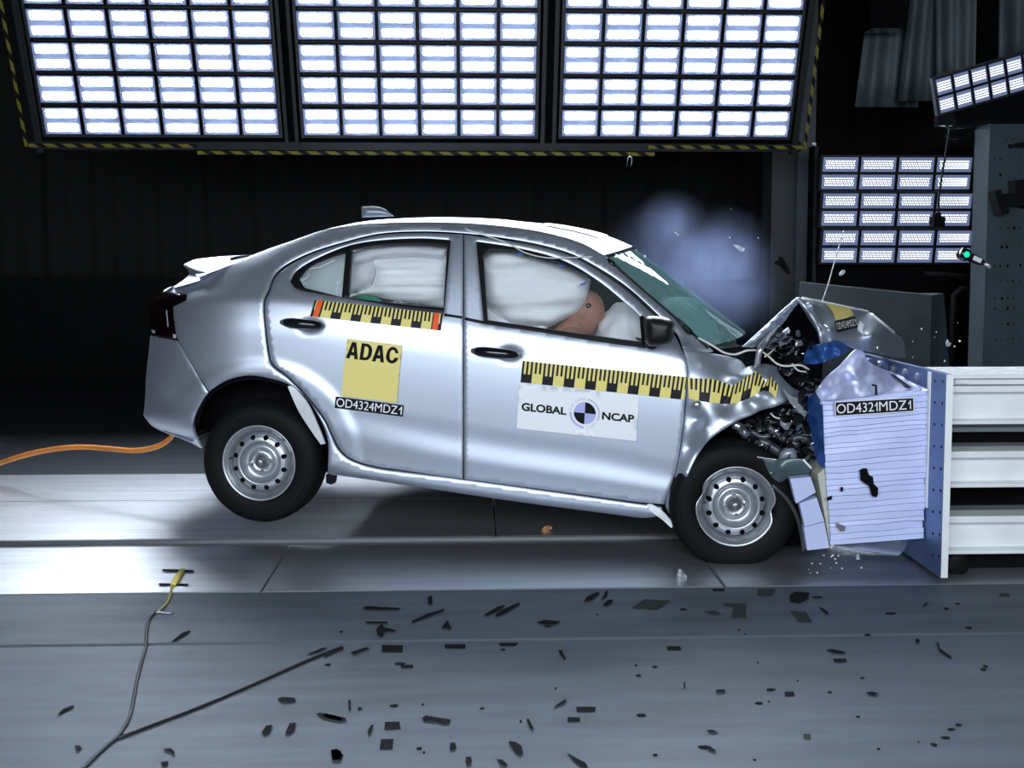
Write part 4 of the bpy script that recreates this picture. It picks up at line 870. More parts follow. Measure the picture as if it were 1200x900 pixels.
lettering('lettering', 'OD4324MDZ', inq(BLQ, .04, .10, .2, .2), lambda x, y: hfr(x, y) - .014, M_LETTER, bl, eps=.008); lettering('lettering', 'one', inq(BLQ, .92, .03, .2, .2), lambda x, y: hfr(x, y) - .014, M_LETTER, bl, eps=.008)
sp = skin('paint_chip_tear', [(1004, 383), (1008, 376), (1012.5, 380.5), (1011, 387), (1012, 396), (1009.5, 390), (1006, 387)], lambda x, y: hfr(x, y) - .012, M_WHITE, car, step=3, thick=0, smooth=False); sp['label'] = 'torn white paper scrap'
hg = rbf([(908, 386, .10), (896, 400, .08), (886, 428, .06), (893, 410, .05)])
skin('bonnet_hinge_arm', [(914, 381), (905, 395), (897, 406), (892.5, 416), (891, 428), (883.5, 431), (885.5, 417), (888.5, 405), (903, 389)], hg, M_ALU, car, step=2.2, roll=.008, rr=2.0, thick=.012)
# engine bay
prism('engine_bay', [(872, 408), (934, 352), (962, 396), (964, 428), (962, 470), (966, 545), (930, 560), (900, 545), (860, 520), (835, 515), (826, 530), (800, 560), (795, 560), (830, 440)], .55, .62, M_DARK, car)
prism('engine_light_stop', [(874, 442), (958, 446), (962, 600), (950, 632), (880, 605)], .62, 1.45, M_DARK, car)  # unseen dark filler added to stop lamp light leaking through below the bonnet
prism('bulkhead', [(800, 412), (836, 414), (872, 410), (880, 430), (800, 560), (795, 560)], .22, 1.55, M_DARK, car)
skin('scuttle_panel', [(822, 399), (838, 408), (868, 405.5), (880, 404), (893, 414), (887, 427), (874, 430), (866, 421), (848, 417), (833, 413)], lambda x, y: .17 + .004*(415-y), M_DARK, car, step=5, thick=.03)
M_DEB = mat('debris_black', (.006, .006, .007), .32, spec=.35)
def shards(name, poly, n, d0, d1, s0, s1, m, parent, seed, label=None):
    rr = random.Random(seed); poly = np.array(poly, float); lo, hi = poly.min(0), poly.max(0); mb = MB(); k = 0
    while k < n:
        p = np.array([rr.uniform(lo[0], hi[0]), rr.uniform(lo[1], hi[1])])
        if not inside(p[None], poly)[0]: continue
        k += 1; c = Q(p[0], p[1], rr.uniform(d0, d1)); s = rr.uniform(s0, s1) * (0.5 + rr.random()); L = rr.choice((1, 1, 1.8, 2.6))
        R_ = Matrix.Rotation(rr.uniform(0, 6.28), 3, Vector((rr.uniform(-1, 1), rr.uniform(-1, 1), rr.uniform(-1, 1))).normalized())
        pts = [Vector((-L, -.7, 0)), Vector((0, -.8, .5*rr.random())), Vector((L, -.5*rr.random(), 0)), Vector((L*.8, .6, -.3*rr.random())), Vector((0, .8*rr.random()+.1, .6*rr.random())), Vector((-L*.9, .6, .2))]
        T = [c + np.array(R_ @ (q * s)) for q in pts]; B = [t + np.array(R_ @ Vector((0, 0, -.12*s))) for t in T]
        mb.add(T + B, [(0, 1, 4, 5), (1, 2, 3, 4), (6, 11, 10, 7), (7, 10, 9, 8), (0, 6, 7, 1), (2, 8, 9, 3), (3, 9, 10, 4), (5, 11, 6, 0)])
    o = mb.obj(name, m, parent, False, label=label); o['kind'] = 'stuff'; return o
ENG = [(893, 412), (905, 396), (918, 386), (932, 392), (948, 402), (960, 408), (950, 420), (944, 430), (958, 450), (962, 462), (955, 490), (958, 540), (935, 545), (905, 535), (884, 520), (862, 505), (862, 497), (882, 490), (909, 478), (925, 470), (936, 460), (922, 444), (912, 428)]
LOWE = [(880, 490), (909, 480), (935, 468), (958, 470), (958, 538), (930, 540), (905, 530), (880, 520), (862, 503)]
shards('engine_debris', ENG, 240, .08, .5, .010, .030, M_DEB, car, 5)
shards('engine_debris', LOWE, 240, .0, .4, .008, .026, M_DEB, car, 6)
shards('metal_fragments', ENG, 60, .04, .35, .006, .016, mat('bright_fragment', (0.6, 0.63, 0.67), 0.2, 0.9), car, 8)
shards('metal_fragments', LOWE, 75, -.05, .2, .004, .014, MATS['bright_fragment'], car, 9)
shards('metal_fragments', [(900, 408), (912, 388), (930, 376), (940, 398), (925, 405)], 12, .08, .2, .007, .014, M_ALU, car, 10)
for q, d in (([(899, 406), (910, 389), (917, 391), (925, 385), (916, 396), (905, 402)], .12), ([(918, 402), (929, 394), (926, 401), (921, 404)], .15), ([(932, 398), (940, 399), (941, 404), (933, 407)], .12), ([(919, 439), (927, 434.5), (930, 436), (924, 441)], .05)):
    b0 = rbf([(x, y, d + .05*math.sin(i*2.1)) for i, (x, y) in enumerate(q)]); skin('torn_panel', q, b0, M_ALU, car, step=2.5, thick=.006, smooth=False, flat=True)
o = skin('headlamp_shard', [(917, 454), (924, 462), (937, 468), (942, 477), (946, 484), (943, 489), (934, 481), (925, 471)], crumple(rbf([(917, 454, .0), (937, 468, .02), (945, 486, -.02), (925, 471, -.04)]), (4, .02, 2)), mat('grey_lamp_shell', (0.42, 0.44, 0.46), 0.35, 0.3), car, step=2.5, thick=.01, smooth=False); o['label'] = 'grey torn headlamp shell'
tri2 = skin('headlamp_shard', [(914, 492), (920, 496), (929, 494), (923, 504), (919, 503), (914.5, 498)], rbf([(914, 492, -.02), (929, 494, -.06), (920, 503, -.03), (920, 497, .0)]), glass('lamp_glass', (0.7, 0.8, 0.9), haze=.4, hazecol=(.5, .55, .6)), car, step=3, thick=.004, smooth=False)
for p, r in (([(858, 497), (866, 500), (872, 507), (876, 511)], .022), ([(889, 516), (898, 520), (906, 525), (914, 531)], .024), ([(880, 505), (892, 512), (903, 510)], .012), ([(920, 520), (935, 512), (948, 515)], .02), ([(900, 500), (915, 512), (935, 522)], .018)):
    MB().tube([Q(x, y, .05) for x, y in catmull(p, 4)], r, 10).obj('suspension_arm' if r > .02 else 'coolant_hose', MATS['bright_fragment'] if p[0] == (858, 497) else mat('dull_dark_metal', (.09, .1, .11), .35, .6), car, True)
o = blob('fog_lamp', [(912, 540), (913, 532), (918, 526), (925, 524), (931, 526), (934, 533), (934, 540)], .02, .05, mat('lamp_grey', (.34, .37, .44), .3, .3), car, 2.5); o['label'] = 'grey round lamp shell'
ln = rbf([(878, 534, .02), (911, 539, -.02), (941, 538, -.05), (951, 549, -.04), (925, 560, .0), (892, 557, .03), (915, 548, -.05)])
o = skin('splash_shield', [(878, 533), (893, 536), (911, 538.5), (930, 537.5), (941, 538), (951, 549), (947, 557), (938, 559), (925, 560), (919, 563), (911, 569), (903, 562), (893, 556)], ln, mat('shield_teal', (.10, .15, .165), .35, .3), car, step=3.5, thick=.01, roll=.004); o['label'] = 'teal grey splash shield with a bright cut edge'
hem('shield_edge', [(941, 538.5), (951, 549)], ln, .006, M_WSTEEL); hem('shield_edge', [(879, 534), (893, 536.5), (911, 539)], ln, .005, M_ALU)
v, f = lathe([(0, -.006), (.008, -.004), (.009, .0)], Q(903.5, 554, -.04), (0, 1, 0), (0, 0, 1), 12); mesh_obj('shield_screw', v, f, M_STEEL, car)
MB().tube([Q(x, y, .02) for x, y in catmull([(904, 568), (915, 577), (926, 590), (935, 608), (940, 628), (942, 646)], 5)], .011, 8).obj('wheel_arch_liner', mat('liner_dark', (.05, .06, .065), .4), car, True)
skin('wheel_arch_liner', [(903, 566), (912, 570), (925, 562), (938, 590), (944, 615), (946, 645), (940, 645), (935, 612), (922, 586)], lambda x, y: np.full(len(x), .05), M_DARK, car, step=6, thick=.02)
prism('front_wheel_well', [(796, 590), (808, 552), (830, 515), (860, 498), (905, 530), (930, 560), (950, 560), (955, 640), (930, 640), (800, 640)], .33, .35, M_DARK, car)
# wires and loose leads of the car
def wire(name, pts, r, m, parent, d=None, label=None):
    P = catmull([(a, b) for a, b, *_ in pts], 3.0); s0 = np.r_[0, np.cumsum(np.linalg.norm(np.diff(np.array([p[:2] for p in pts]), axis=0), axis=1))]; sp_ = np.r_[0, np.cumsum(np.linalg.norm(np.diff(P, axis=0), axis=1))]
    dd = np.interp(sp_ * s0[-1] / sp_[-1], s0, [p[2] for p in pts]); return MB().tube(Q(P[:, 0], P[:, 1], dd), r, 6).obj(name, m, parent, True, label=label)
M_LEAD = mat('pale_lead', (.62, .64, .58), .5)
wire('measuring_lead', [(523, 258, .33), (545, 268, .24), (560, 273, .20), (597, 286, .19), (615, 296, .17), (640, 302, .17), (668, 302, .17), (692, 301, .22), (702, 303, .25), (713, 309, .25)], .0035, M_LEAD, car)
v = blob('lead_clip', [(711, 305), (716, 304), (722, 310), (721, 315), (714, 312)], .235, .02, M_BLACK, car, 2.0)
wire('washer_hose', [(818, 396, .12), (835, 405, .12), (848, 413, .12), (856, 415, .13), (864, 415, .15), (875, 411, .15), (890, 411, .10), (900, 417, .05), (910, 426, .02), (920, 429, .02), (938, 428, .03), (948, 433, .06)], .005, M_LEAD, car)
wire('washer_hose', [(928, 426, .03), (935, 434, .02), (945, 436, .04)], .004, M_LEAD, car); wire('washer_hose', [(896, 418, .03), (902, 414, .05), (908, 408, .1)], .004, M_LEAD, car)
wire('lamp_wire', [(903, 484, -.04), (908, 489, -.05), (914, 490.5, -.05)], .004, M_LEAD, car)
blob('wiper_joint', [(793*1.0+0, 372), (795, 372), (811, 387), (813, 392), (806, 391)], .10, .012, M_SEAL, car, 2.5)
wire('aerial_wire', [(963.5, 353, .4), (970, 335, .45), (977, 310, .5), (989, 270, .5)], .003, mat('dull_wire', (.45, .47, .47), .5), car)

# ------------------------------------------------------------------ printed stickers
def ruler(name, top, bot, dfn, eps, nblk, red, u0=0.0):
    n = 90; T = catmull(top, 3); B = catmull(bot, 3)
    def rs(P, n): s = np.r_[0, np.cumsum(np.linalg.norm(np.diff(P, axis=0), axis=1))]; s /= s[-1]; t = np.linspace(0, 1, n+1); return np.stack([np.interp(t, s, P[:, 0]), np.interp(t, s, P[:, 1])], 1)
    T, B = rs(T, n), rs(B, n); V = []; U = []; F_ = []; m = 6
    for i in range(n+1):
        for j in range(m+1):
            p = B[i]*(1-j/m) + T[i]*(j/m); V.append(p); U.append((u0 + nblk*i/n, j/m))
    V = np.array(V); d = dfn(V[:, 0], V[:, 1]) - eps
    for i in range(n):
        for j in range(m): a = i*(m+1)+j; F_.append((a, a+m+1, a+m+2, a+1))
    o = mesh_obj(name, Q(V[:, 0], V[:, 1], d), F_, M_RULER_RED if red else M_RULER, car, True, uvs=U); o['label'] = 'yellow and black printed scale'; return o
ruler('measuring_tape', [(369, 351.5), (519, 367.8)], [(363, 370.5), (516.5, 387.5)], side, .004, 13.0, True)
ruler('measuring_tape', [(612.5, 422.8), (700, 432), (805.5, 442)], [(610, 448), (700, 457.5), (801.5, 468.5)], side, .004, 15.3, False)
ruler('measuring_tape', [(806, 443), (822, 443.5), (838, 445), (852, 449.5), (858, 452.5), (866, 448), (876, 441), (886, 435), (893, 442), (898, 448), (903, 440.5), (912, 452)], [(807, 467), (825, 470.5), (845, 473), (857, 473), (869, 470), (882, 464.5), (893, 458), (899, 458), (905, 462), (909, 468)], fend, .007, 9.0, False, 1.0)
AQ = [(407, 397), (471, 404.6), (465, 472), (399.5, 464)]
ad = skin('yellow_sticker', AQ, lambda x, y: side(x, y) - .008, M_YEL, car, step=5, thick=0, smooth=False); ad['label'] = 'yellow square sticker with black lettering'
for ch, u0, u1 in (('A', .055, .270), ('D', .300, .505), ('A', .525, .745), ('C', .765, .985)):
    q = bil(AQ, np.array([u0, u1, u1-.012, u0-.012])-.03, np.array([.955, .955, .665, .665])); lettering('lettering', 'bold' + ch, [tuple(k) for k in q], side, M_INK, ad, eps=.012)
LQ = [(393.4, 464.5), (473.2, 475), (472, 488.3), (392, 478)]
l2 = skin('test_number_label', LQ, lambda x, y: side(x, y) - .005, M_LABEL, car, step=5, thick=0, smooth=False); l2['label'] = 'black label with white lettering'
lettering('lettering', 'OD4324MDZ', inq(LQ, .02, .085, .12, .14), side, M_LETTER, l2, eps=.008); lettering('lettering', 'one', inq(LQ, .935, .02, .13, .15), side, M_LETTER, l2, eps=.008)
GQ = [(608.5, 449.2), (749, 463.4), (745.5, 517), (605.5, 502)]
gn = skin('white_banner', GQ, lambda x, y: side(x, y) - .010, M_WHITE, car, step=6, thick=0, smooth=False); gn['label'] = 'white banner sticker with black lettering and a round target'
lettering('lettering', 'GLOBAL', [(611.5, 471.5), (664, 477.5), (663.5, 486.5), (611, 481.3)], side, M_INK, gn, eps=.014, bold=.032)
lettering('lettering', 'NCAP', [(706, 482.5), (743.5, 486.3), (742.8, 495.5), (705.2, 491.5)], side, M_INK, gn, eps=.014, bold=.032)
GC = (685.3, 484.2); ux = np.array([1.0, .105]); uy = np.array([-.05, 1.0])
def sector(name, r0, r1, a0, a1, m, parent, eps):
    n = max(4, int(abs(a1-a0)/8)); P = []; F_ = []
    for i in range(n+1):
        a = math.radians(a0 + (a1-a0)*i/n)
        for r in (r0, r1): P.append(np.array(GC) + ux*r*math.cos(a) - uy*r*math.sin(a))
    P = np.array(P)
    for i in range(n): F_.append((2*i, 2*i+1, 2*i+3, 2*i+2))
    return mesh_obj(name, Q(P[:, 0], P[:, 1], side(P[:, 0], P[:, 1]) - eps), F_, m, parent, False)
M_LAV = mat('lavender_print', (.42, .44, .80), .5); M_LAV2 = mat('pale_grey_print', (.58, .60, .70), .5)
sector('target_quarter', 0, 12.8, 0, 90, M_INK, gn, .014); sector('target_quarter', 0, 12.8, 180, 270, M_INK, gn, .014); sector('target_quarter', 0, 12.8, 90, 180, M_LAV, gn, .014); sector('target_quarter', 0, 12.8, 270, 360, M_LAV, gn, .014)
sector('target_ring', 15.8, 17.8, -25, 82, M_LAV2, gn, .014); sector('target_ring', 15.8, 17.8, 180, 268, M_LAV, gn, .014)
def ring_text(s, a0, a1):
    for i, ch in enumerate(s):
        if ch == ' ': continue
        a = math.radians(a0 + (a1-a0)*i/(len(s)-1)); e = np.array([math.cos(a), math.sin(a)]); sgn = 1 if math.sin(a) > 0 else -1
        up_ = e*sgn; rt = np.array([up_[1], -up_[0]])
        q = [np.array(GC) + ux*p[0] - uy*p[1] for p in (e*16.8 + up_*1.6 - rt*1.1, e*16.8 + up_*1.6 + rt*1.1, e*16.8 - up_*1.6 + rt*1.1, e*16.8 - up_*1.6 - rt*1.1)]
        lettering('lettering', ch, [tuple(k) for k in q], side, M_LAV2, gn, eps=.014)
ring_text('FOR SAFER', 168, 92); ring_text('CARS', -75, -38)

# ------------------------------------------------------------------ wheels
def wheel(cx, cy, d, R, yaw, dent, squash=0.0):
    c = Q(cx, cy, d); ax = Vector((math.sin(yaw), math.cos(yaw), 0)); up = Vector((0, 0, 1))
    k = R / .305
    ty = [(.178, .010), (.182, .002), (.192, -.006), (.215, -.013), (.250, -.014), (.278, -.006), (.293, .008), (.302, .026)]
    for t in (.040, .068, .096, .124): ty += [(.305, t-.004), (.305, t), (.299, t+.003), (.299, t+.008), (.305, t+.011)]
    ty += [(.302, .152), (.293, .168), (.26, .182), (.19, .176), (.178, .165)]
    v, f = lathe([(r*k, t) for r, t in ty], c, ax, up, 72)
    if squash: v = [Vector((p[0], p[1], max(p[2], c[2] - R*k*0 - R*(1-squash)))) for p in v]
    tyre = mesh_obj('tyre', v, f, M_RUBBER, car, True)
    for a, b in ((.262, .2635), (.232, .2335)):
        v, f = lathe([(a*k, -.0145), (.5*(a+b)*k, -.0165), (b*k, -.0145)], c, ax, up, 64); mesh_obj('sidewall_ridge', v, f, M_RUBBER, tyre, True)
    rimp = [(.150, .060), (.158, .030), (.163, .016), (.167, .010), (.174, .007), (.180, -.002), (.188, -.007), (.191, -.004), (.188, .002)]
    v, f = lathe([(r*k, t) for r, t in rimp], c, ax, up, 72)
    rim = mesh_obj('rim', v, f, M_ALU, car, True)
    # pressed disc with twelve vent holes
    n = 72; X = np.array(ax.cross(up)); Z = np.array(up); A_ = np.array(ax)
    circ = lambda r, m_, x=0, y=0: [(x + r*math.cos(2*math.pi*i/m_), y + r*math.sin(2*math.pi*i/m_)) for i in range(m_)]
    holes = [np.array(circ(.0125, 10, .128*math.cos(a), .128*math.sin(a))) for a in [2*math.pi*(i+.5)/12 for i in range(12)]] 
    pr = np.array([(0, .034), (.028, .034), (.034, .024), (.058, .024), (.066, .044), (.078, .052), (.090, .038), (.098, .014), (.106, .006), (.128, .010), (.142, .022), (.150, .044), (.157, .066)])
    outer = np.array(circ(.157, 96)); Vv = []; Ee = []
    for l in [outer] + holes:
        n0 = len(Vv); Vv += [Vector(p) for p in l]; Ee += [(n0+i, n0+(i+1) % len(l)) for i in range(len(l))]
    for r in list(pr[1:-1, 0]) + [.0465, .071, .085, .096, .104, .114, .121, .135]:
        for p in circ(r, 72):
            pp_ = np.array(p)
            if all(np.hypot(*(pp_ - h.mean(0))) > .0145 for h in holes): Vv.append(Vector(p))
    Vv.append(Vector((0, 0)))
    ov, _, of, *_ = delaunay_2d_cdt(Vv, Ee, [], 0, 1e-6); ov = np.array([tuple(p) for p in ov]); of = np.array([q for q in of if len(q) == 3]); ce = ov[of].mean(1)
    kp = np.hypot(ce[:, 0], ce[:, 1]) < .157
    for h in holes: kp &= np.hypot(*(ce - h.mean(0)).T) > .0123
    of = of[kp]; rr_ = np.hypot(ov[:, 0], ov[:, 1]); t = np.interp(rr_, pr[:, 0], pr[:, 1])
    P = np.array(c) + (ov[:, :1]*X + ov[:, 1:]*Z)*k + A_*t[:, None]
    disc = mesh_obj('wheel_disc', P, of, M_ALU, car, True)
    for i, h in enumerate(holes):
        hc = h.mean(0); v, f = lathe([(.0125*k, .008), (.0135*k, .03), (0, .03)], np.array(c) + (X*hc[0] + Z*hc[1])*k, ax, up, 10)
        mesh_obj('vent_hole', v, f, M_DARK, disc, True)
    v, f = lathe([(0, -.002), (.016, -.002), (.021, .003), (.024, .012), (.026, .03)], c, ax, up, 24); mesh_obj('hub_cap', [p for p in v], f, mat('hub_grey', (.22, .23, .24), .35, .8), disc, True)
    v, f = lathe([(0, -.001), (.011, -.001), (.011, .002)], c, ax, up, 16); mesh_obj('axle_nut', v, f, mat('dark_nut', (.05, .055, .05), .4, .6), disc, True)
    for i in range(4):
        a = math.radians(10 + 90*i); pc = np.array(c) + (X*math.cos(a) + Z*math.sin(a))*.049*k
        v, f = lathe([(0, -.004), (.009, -.004), (.011, .002), (.012, .026)], pc, ax, up, 6); mesh_obj('wheel_nut', v, f, M_STEEL, disc, False)
    pc = np.array(c) + (X*.97*.150*-1 + Z*.02)*k
    v, f = lathe([(0, -.016), (.004, -.016), (.0045, .01)], pc, ax, up, 8); mesh_obj('valve', v, f, M_BLACK, disc, True)
    v, f = lathe([(0, .06), (.152*k, .06)], c, ax, up, 32); mesh_obj('brake_backing', v, f, M_DARK, disc, True)
    for o, S in ((rim, 1), (disc, 1)):
        if dent:
            for vv in o.data.vertices:
                q = np.array(vv.co) - np.array(c); x = q @ X; z = q @ Z; r = math.hypot(x, z); a = math.degrees(math.atan2(z, -x if X[0] < 0 else x))
                for a0, dep in ((160, .022), (-8, .020)):
                    da = (a - a0 + 180) % 360 - 180; g = math.exp(-(da/11)**2) * max(0, (r/k - .12)/.07)
                    vv.co = vv.co - Vector((X*x + Z*z)/max(r, 1e-6)) * (dep * g) + Vector(A_) * (.015*g)
    return tyre
wheel(303.5, 542.5, .02, .302, 0.02, False)
wheel(862.5, 593.5, .0, .303, math.radians(-7), True)

# ------------------------------------------------------------------ inside the car
def pillow(d0, depth, edge, *terms):
    def f(px, py, dist):
        t = np.clip(dist / edge, 0, 1); d = d0 - depth * np.sqrt(1 - (1 - t)**2)
        for sx, sy, a, sd in terms:
            d = d + np.array([mnoise.noise(Vector((x/sx, y/sy, sd))) for x, y in zip(px, py)]) * a
        return d
    return f
skin('curtain_airbag', [(560, 300), (566, 301), (574, 294.5), (590, 293.5), (606, 296.5), (625, 302), (640, 306.5), (662, 312), (682, 321), (691, 328), (690, 336), (688, 347), (685, 357), (679, 364), (669, 370), (655, 377.5), (640, 384.5), (600, 384), (586, 373), (572, 362), (560, 350)], pillow(.36, .13, 26, (40, 12, .02, 1), (14, 5, .006, 4), (50, 16, .03, 9)), M_FABRIC, car, step=3, thick=.1, label='white curtain airbag')
for q in ([(606, 296.5), (612, 296), (612.5, 299.5), (607, 300)], [(656, 309.5), (660, 308.5), (661, 312.5), (656, 313.5)], [(680, 333), (683, 331.5), (687, 330), (687, 333), (681, 335)]):
    skin('airbag_mark', q, lambda x, y: np.full(len(x), .205), mat('blue_mark', (.03, .07, .45), .6), car, step=3, thick=0, smooth=False)
skin('curtain_airbag', [(560, 362), (570, 360), (578, 366), (588, 373), (600, 372), (640, 382), (640, 392), (560, 380)], pillow(.34, .06, 10, (20, 5, .02, 3)), M_FABRIC, car, step=3.5, thick=.05, label='white lower hem of the front curtain airbag')
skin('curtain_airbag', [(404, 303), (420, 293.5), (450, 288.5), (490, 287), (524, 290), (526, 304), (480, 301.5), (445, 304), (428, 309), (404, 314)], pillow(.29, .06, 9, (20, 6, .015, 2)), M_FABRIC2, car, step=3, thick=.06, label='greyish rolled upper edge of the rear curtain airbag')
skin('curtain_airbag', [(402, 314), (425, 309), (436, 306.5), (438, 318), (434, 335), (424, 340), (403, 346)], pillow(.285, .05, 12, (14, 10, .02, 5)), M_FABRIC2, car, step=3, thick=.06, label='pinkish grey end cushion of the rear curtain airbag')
skin('curtain_airbag', [(434, 304), (460, 302), (490, 301), (527, 303), (526, 362), (490, 356), (455, 351), (425, 345), (406, 350), (404, 346), (425, 340), (436, 334), (440, 318)], pillow(.31, .07, 14, (90, 7, .03, 6), (20, 4, .006, 7)), M_FABRIC, car, step=2.8, thick=.06, label='white pleated rear curtain airbag')
skin('quarter_backing', [(345, 330), (365, 308), (407, 293), (404, 352), (352, 342)], lambda x, y: np.full(len(x), .30), M_FABRIC, car, step=8, thick=.02, label='pale cloth behind the quarter glass')
blob('child_seat', [(412, 352), (417, 347), (424, 345), (446, 351), (447, 360), (420, 362), (410, 358)], .24, .04, mat('green_plastic', (.01, .24, .12), .4), car, 3.0)
prism('seat_backrest', [(560, 300), (590, 300), (610, 420), (660, 470), (640, 520), (560, 500), (540, 420)], .45, .80, mat('dark_seat_cloth', (.02, .022, .025), .9), car)
prism('seat_cushion', [(600, 470), (690, 480), (690, 520), (600, 520)], .35, .85, MATS['dark_seat_cloth'], car)
prism('rear_seat', [(400, 365), (430, 365), (440, 470), (520, 480), (520, 530), (400, 500)], .25, 1.5, MATS['dark_seat_cloth'], car)
prism('dashboard', [(745, 395), (838, 415), (838, 480), (760, 500), (735, 430)], .22, 1.5, mat('dash_dark', (.02, .024, .025), .7), car)
def ball(name, c, r, m, parent, sq=(1, 1, 1), amp=.03, seed=0, label=None, n=24):
    V = []; F_ = []
    for i in range(n+1):
        for j in range(2*n):
            a = math.pi*i/n; b = math.pi*j/n; e = Vector((math.sin(a)*math.cos(b), math.sin(a)*math.sin(b), math.cos(a)))
            k = r * (1 + amp * mnoise.noise(e*3 + Vector((seed, 0, 0)))); V.append((c[0]+e.x*k*sq[0], c[1]+e.y*k*sq[1], c[2]+e.z*k*sq[2]))
    for i in range(n):
        for j in range(2*n): F_.append((i*2*n+j, (i+1)*2*n+j, (i+1)*2*n+(j+1) % (2*n), i*2*n+(j+1) % (2*n)))
    return mesh_obj(name, V, F_, m, parent, True, label=label)
ball('steering_airbag', Q(737, 400, .45), .23, M_FABRIC, car, (.75, 1.1, .85), .12, 3, 'white steering wheel airbag')
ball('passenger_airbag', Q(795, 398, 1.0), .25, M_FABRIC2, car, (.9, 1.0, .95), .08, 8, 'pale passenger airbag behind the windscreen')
v, f = lathe([(.185, -.012), (.197, 0), (.185, .012), (.173, 0), (.185, -.012)], Q(752, 412, .45), (.9, 0, -.35), (0, 0, 1), 40); mesh_obj('steering_wheel', v, f, M_BLACK, car)

# crash test dummy behind the wheel: one continuous skinned body
M_SKIN = mat('dummy_tan_vinyl', (.36, .17, .12), .55, bump=.05, bscale=30)
dm = empty('crash_test_dummy', car_to_world(Q(640, 470, .45)), 'tan crash test dummy in the driver seat, face pressed into the steering airbag', 'dummy', rz=-CARYAW)
dl = np.array(Q(640, 470, .45)); HC = np.array(Q(684, 366, .43)) - dl
def skel(name, pts, edges, m, root, sub=2):
    me = bpy.data.meshes.new(name); me.from_pydata([tuple(p[0]) for p in pts], edges, []); o = bpy.data.objects.new(name, me); COL.objects.link(o)
    md = o.modifiers.new('skin', 'SKIN'); md.use_smooth_shade = True; sv = me.skin_vertices[0].data
    for i, p in enumerate(pts): sv[i].radius = (p[1], p[1] if len(p) < 3 else p[2]); sv[i].use_root = (i == 0)
    s_ = o.modifiers.new('sub', 'SUBSURF'); s_.levels = sub; s_.render_levels = sub
    dg = bpy.context.evaluated_depsgraph_get(); dg.update(); nm = bpy.data.meshes.new_from_object(o.evaluated_get(dg)); bpy.data.objects.remove(o)
    nm.materials.clear(); nm.materials.append(m); nm.polygons.foreach_set('use_smooth', [True]*len(nm.polygons)); b = bpy.data.objects.new(name, nm); link(b, root); return b
pts = [((0, 0, -.02), .13, .11), ((.03, 0, .12), .12, .10), ((.09, 0, .27), .14, .10), ((.14, 0, .36), .10, .08), (tuple(HC*0.35 + np.array([.105, 0, .255])), .055), (tuple(HC + np.array([-.03, 0, -.09])), .055),
       ((.13, -.19, .34), .055), ((.22, -.23, .16), .042), ((.40, -.17, .20), .032), ((.46, -.16, .22), .026), ((.13, .19, .34), .055), ((.22, .23, .16), .042), ((.40, .17, .20), .032), ((.46, .16, .22), .026),
       ((.05, -.10, -.05), .09), ((.42, -.13, .0), .065), ((.60, -.13, -.28), .045), ((.05, .10, -.05), .09), ((.42, .13, .0), .065), ((.60, .13, -.28), .045)]
body = skel('body', pts, [(0, 1), (1, 2), (2, 3), (3, 4), (4, 5), (3, 6), (6, 7), (7, 8), (8, 9), (3, 10), (10, 11), (11, 12), (12, 13), (0, 14), (14, 15), (15, 16), (0, 17), (17, 18), (18, 19)], M_SKIN, dm)
V = []; F_ = []; n = 30
for i in range(n+1):
    for j in range(2*n):
        a = math.pi*i/n; b = math.pi*j/n; e = np.array([math.sin(a)*math.cos(b), math.sin(a)*math.sin(b), math.cos(a)])
        r = np.array([.105, .078, .118])*1.0; p = e*r
        if e[0] > 0: p[0] *= 1 - .18*max(0, -e[2])*.6
        fx = max(0, e[0])
        p[0] += .030*math.exp(-((e[1])/.16)**2 - ((e[2]+.10)/.20)**2)*fx           # nose
        p[0] += .012*math.exp(-((e[1])/.35)**2 - ((e[2]+.80)/.16)**2)               # chin
        p[0] -= .012*math.exp(-((abs(e[1])-.38)/.16)**2 - ((e[2]-.12)/.12)**2)*fx    # eye sockets
        p[0] -= .006*math.exp(-((e[1])/.30)**2 - ((e[2]+.45)/.06)**2)*fx             # mouth
        p[1] += math.copysign(.012, e[1])*math.exp(-((e[0]+.05)/.13)**2 - ((e[2]-.02)/.22)**2) * (abs(e[1]) > .5)
        th = math.radians(18); x, z = p[0]*math.cos(th) + p[2]*math.sin(th), -p[0]*math.sin(th) + p[2]*math.cos(th); V.append((HC[0]+x, HC[1]+p[1], HC[2]+z))
for i in range(n):
    for j in range(2*n): F_.append((i*2*n+j, (i+1)*2*n+j, (i+1)*2*n+(j+1) % (2*n), i*2*n+(j+1) % (2*n)))
head = mesh_obj('head', V, F_, M_SKIN, dm, True)
pe = np.array(Q(689.5, 358, .345)) - dl; v, f = lathe([(0, -.004), (.007, -.004), (.012, 0), (.013, .012)], pe, (0, 1, 0), (0, 0, 1), 14); mesh_obj('ear_socket', v, f, M_DARK, head)
v, f = lathe([(0, -.008), (.005, -.007), (.006, -.004)], pe, (0, 1, 0), (0, 0, 1), 10); mesh_obj('ear_bolt', v, f, M_STEEL, head)

